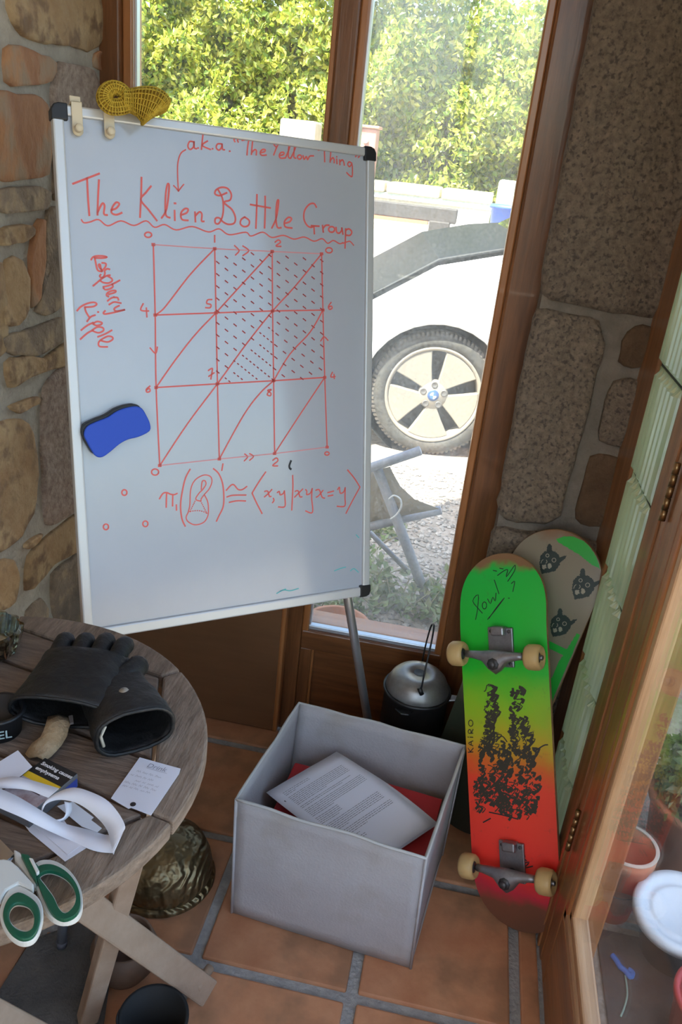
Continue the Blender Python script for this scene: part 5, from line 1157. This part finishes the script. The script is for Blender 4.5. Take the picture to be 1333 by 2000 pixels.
s2_ = strip('shorter white paper strip lying over the cigarette pack', [((-60,300,.728),(-60,365,.724)), ((0,282,.730),(0,350,.726)), ((100,268,.732),(112,352,.728)), ((220,295,.732),(210,366,.729)), ((340,330,.731),(285,396,.729)), ((405,350,.729),(332,414,.728))])
mk = [[(90,385),(100,400),(95,420),(85,412)], [(135,405),(150,430),(185,438)], [(540,350),(560,360),(580,352)], [(620,375),(640,385),(660,382)], [(675,400),(690,412),(710,408)]]
ribbon([[tuple(onz(x/3.508, 1440+y/3.508, .7105+DT)[:2]) for x, y in s] for s in mk[:2]], Frame((0, 0, .7112+DT), (1, 0, 0), (0, 1, 0)), 0, 'ink_doodle', black_ink, s1_, wid=.0008)
flat('paper_scrap', ((-40,1512),(35,1466),(63,1498),(22,1530),(-30,1560)), .7235, .0005, paper_m, 'white paper slip tucked against the cigarette pack under a strip', 'paper')
flat('paper_slip', ((48,1612),(118,1600),(168,1657),(127,1683),(58,1625)), .7006, .0005, paper_m, 'lower white paper slip under the curled strip, towards the scissors', 'paper')
flat('paper_slip', ((66,1612),(125,1602),(158,1652),(132,1670)), .7013, .0005, paper_m, 'upper white paper slip under the curled strip, towards the scissors', 'paper')
flat('price_tag', ((112,1575),(142,1566),(183,1597),(178,1602),(199,1618),(190,1626),(160,1615)), .7030, .0005, mat('pale_grey_card', (0.62, 0.64, 0.70), .7), 'pale grey tag card inside the paper loop', 'tag')
# cup, ashtray
cp = thing('black_cup', onz(-8, 1418, TZ), 'small black tin with pale letters at the edge of the gloves', 'tin')
cc = onz(1, 1428, TZ); Fc_ = Frame((cc.x, cc.y, TZ), (1, 0, 0), (0, 1, 0))
latheo('tin', [(0, .001), (.026, .001), (.029, .03), (.033, .034), (.033, .037), (.028, .037), (.025, .006), (0, .005)], Fc_, black_p, cp, 36)
dcm = V((0.55, -0.83, 0)); tx = V((-dcm.y, dcm.x, 0))
text_mesh('EL', Frame(Fc_(dcm.x*.0285-tx.x*.004, dcm.y*.0285-tx.y*.004, .010), tx, V((0, 0, 1))), .017, 'lettering', mat('pale_teal_print', (0.35, 0.45, 0.45), .6), cp, bold=.0002)
at_ = thing('glass_ashtray', onz(-10, 1262, TZ), 'cut glass ashtray standing on the table by the stone wall', 'ashtray')
cc = onz(-22, 1275, TZ); Fa_ = Frame((cc.x, cc.y, TZ), (1, 0, 0), (0, 1, 0))
gl_t = mat_glass('thick_green_glass', (0.72, 0.78, 0.66), refl=.14)
vs, fs = lathe([(0, .001), (.034, .001), (.040, .008), (.046, .030), (.048, .042), (.044, .044), (.040, .030), (.034, .012), (0, .010)], Fa_, 48)
for i, v_ in enumerate(vs):
    k = i//9; d = v_-Fa_.o; d.z = 0
    if i % 9 in (2, 3, 4): vs[i] = v_+d*(.06 if k % 4 < 2 else -.02)
mo('dish', vs, fs, gl_t, at_)
latheo('ash', [(0, .013), (.02, .0125), (.033, .0115)], Fa_, mat('cigarette_ash', (0.35, 0.30, 0.26), .95, (0.55, 0.42, 0.25), 80, bump=.6), at_, 24)

# ---- scissors
scz = TZ
sg = thing('scissors', onz(75, 1740, TZ), 'scissors with green and white handles overhanging the table edge', 'scissors')
green_p = mat('dark_green_plastic', (0.006, 0.095, 0.05), .35); white_p = mat('white_handle_plastic', (0.66, 0.66, 0.62), .35)
def resample(pts, n):
    P = smooth_path([(x, y, 0) for x, y in pts], 6, True); Ls = [0]
    for i in range(len(P)): Ls.append(Ls[-1]+(P[(i+1) % len(P)]-P[i]).length)
    out = []; j = 0
    for k in range(n):
        s = Ls[-1]*k/n
        while Ls[j+1] < s: j += 1
        t = (s-Ls[j])/max(1e-9, Ls[j+1]-Ls[j]); out.append(P[j].lerp(P[(j+1) % len(P)], t))
    return out
def ring(name, outer, inner, z0, z1, m, parent, n=56, inset=0.0):
    sc_ = lambda p: onz(p[0]/3.0295, 1640+p[1]/3.0295, (z0+z1)/2)
    O = [V((*sc_(p)[:2], 0)) for p in outer]; I = [V((*sc_(p)[:2], 0)) for p in inner]
    O = resample([(p.x, p.y) for p in O], n); I = resample([(p.x, p.y) for p in I], n)
    c = sum(I, V())/n
    an = lambda P: sorted(P, key=lambda p: math.atan2(p.y-c.y, p.x-c.x))
    O, I = an(O), an(I)
    if inset: O = [o.lerp(i, inset) for o, i in zip(O, I)]
    vs = [V((p.x, p.y, z)) for z in (z0, z1) for p in O]+[V((p.x, p.y, z)) for z in (z0, z1) for p in I]; fs = []
    for i in range(n):
        j = (i+1) % n; fs += [(i, j, n+j, n+i), (2*n+j, 2*n+i, 3*n+i, 3*n+j), (n+i, n+j, 3*n+j, 3*n+i), (j, i, 2*n+i, 2*n+j)]
    return mo(name, vs, fs, m, parent, bevel=.0015)
ro = [(215,150),(300,135),(380,170),(440,230),(480,310),(490,400),(460,470),(390,497),(320,482),(268,430),(228,340),(205,240)]
ri = [(232,222),(290,190),(370,215),(428,270),(450,340),(438,400),(390,445),(352,420),(318,350),(275,290)]
lo_ = [(100,285),(180,318),(238,370),(258,450),(240,540),(200,605),(130,622),(60,582),(12,505),(0,430),(35,335)]
li = [(110,382),(168,398),(200,450),(196,518),(160,550),(110,540),(66,500),(55,440),(75,397)]
for o_, i_, h in ((ro, ri, .004), (lo_, li, .010)):
    ring('handle_shell', o_, i_, TZ+h, TZ+h+.008, white_p, sg); ring('handle_grip', o_, i_, TZ+h+.008, TZ+h+.013, green_p, sg, inset=.34)
sx = lambda L: [(x/3.0295, 1640+y/3.0295) for x, y in L]
flat('shank', sx([(-30,150),(25,145),(65,152),(110,190),(205,295),(200,330),(110,290),(40,330),(0,400),(-30,300)]), TZ+.012, .008, white_p, parent=sg, bevel=.002)
flat('shank', sx([(84,88),(122,110),(160,180),(222,290),(212,320),(150,235),(90,160)]), TZ+.006, .009, white_p, parent=sg, bevel=.002)
flat('shank_grip', sx([(124,112),(172,122),(232,190),(215,235),(225,290),(180,225)]), TZ+.012, .009, green_p, parent=sg, bevel=.002)
flat('shank_band', sx([(172,122),(196,128),(236,205),(218,218)]), TZ+.018, .0045, white_p, parent=sg, bevel=.001)
steel = mat('scissor_steel', (0.55, 0.55, 0.56), .25, metal=1.0)
flat('blade', sx([(60,152),(88,95),(-60,-60),(-330,-260),(-200,-60)]), TZ+.009, .002, steel, parent=sg)
flat('blade', sx([(20,150),(84,92),(-100,-20),(-390,-190),(-220,20)]), TZ+.0115, .002, steel, parent=sg)

# ================================================================== UNDER THE TABLE
bm = bpy.data.materials.new('embossed_brass'); bm.use_nodes = True; n_ = bm.node_tree.nodes; l_ = bm.node_tree.links; b_ = n_['Principled BSDF']
b_.inputs['Metallic'].default_value = .85; b_.inputs['Roughness'].default_value = .38; b_.inputs['Base Color'].default_value = (.22, .165, .085, 1)
tc_ = n_.new('ShaderNodeTexCoord'); wv_ = n_.new('ShaderNodeTexWave'); wv_.wave_type = 'RINGS'; wv_.inputs['Scale'].default_value = 20; wv_.inputs['Distortion'].default_value = 5; wv_.inputs['Detail'].default_value = 2; wv_.inputs['Detail Scale'].default_value = 1.4
bp2 = n_.new('ShaderNodeBump'); bp2.inputs['Strength'].default_value = .8; bp2.inputs['Distance'].default_value = .005
l_.new(tc_.outputs['Object'], wv_.inputs[0]); l_.new(wv_.outputs[0], bp2.inputs['Height']); l_.new(bp2.outputs[0], b_.inputs['Normal'])
bw = thing('brass_bowl', (-0.47, 1.27, 0), 'upturned embossed brass bowl on the floor behind the table leg', 'bowl')
Fbr = Frame((-0.475, 1.262, 0), (1, 0, 0), (0, 1, 0))
latheo('base_rim', [(.112, 0), (.115, .004), (.112, .012), (.104, .016)], Fbr, bm, bw, 56)
latheo('bowl_body', [(.105, .014), (.108, .03), (.104, .055), (.092, .085), (.070, .105), (.04, .114), (0, .116)], Fbr, bm, bw, 56)
bkt = thing('black_bucket', (-0.345, 0.90, 0), 'black ribbed plastic bucket on the floor under the table legs', 'bucket')
bc = onz(300, 1985, .10); Fbk = Frame((bc.x, bc.y, 0), (1, 0, 0), (0, 1, 0))
pr = [(0, 0), (.046, 0), (.050, .005)]+[(.050+.007*k/10+(.0015 if k % 2 else 0), .01+.083*k/10) for k in range(11)]+[(.061, .095), (.061, .100), (.055, .100), (.046, .01), (0, .008)]
latheo('bucket_shell', pr, Fbk, mat('matt_black_plastic', (0.008, 0.008, 0.008), 0.75), bkt, 44)
tubeo('bail', smooth_path([Fbk(.062*math.cos(a), .062*math.sin(a)*.96, .094-.02*math.sin(a/1.0)) for a in [math.pi*k/8+2.8 for k in range(9)]], 3), .002, black_p, bkt, 6)
cp2 = thing('clay_pot', (-0.47, 1.07, 0), 'round brown clay pot in the shade behind the crossed table legs', 'pot')
pc2 = onz(243, 1858, .05); latheo('pot_shell', [(0, 0), (.045, 0), (.062, .03), (.064, .06), (.055, .085), (.050, .085), (.058, .058), (.054, .03), (0, .01)], Frame((pc2.x, pc2.y, 0.002), (1, 0, 0), (0, 1, 0)), mat('brown_clay', (.12, .07, .045), .7, (.18, .11, .07), 9), cp2, 36)
flat('door_mat', ((62,1838),(168,1800),(225,1842),(190,2100),(-120,2100),(-10,1950)), .001, .006, mat('dirty_grey_felt', (.075, .068, .062), .95, (.13, .115, .10), 10, bump=.5, bscale=150), 'dirty dark grey mat on the floor below the table', 'mat', bevel=.002)
pb_ = onz(121, 1846, .008); tubeo_ = thing('metal_tube', (pb_.x, pb_.y, .008), 'short grey metal tube standing on the mat beneath the scissors', 'tube')
tubeo('tube', [pb_, pb_+V((0.004, .01, .12))], .0095, mat('grey_steel_tube', (.28, .28, .31), .4, metal=.6), tubeo_, 14)
tubeo('tube_cap', [pb_+V((0, 0, -.001)), pb_+V((0, 0, .012))], .0105, mat('dark_grey_cap', (.10, .10, .12), .6), tubeo_, 14)
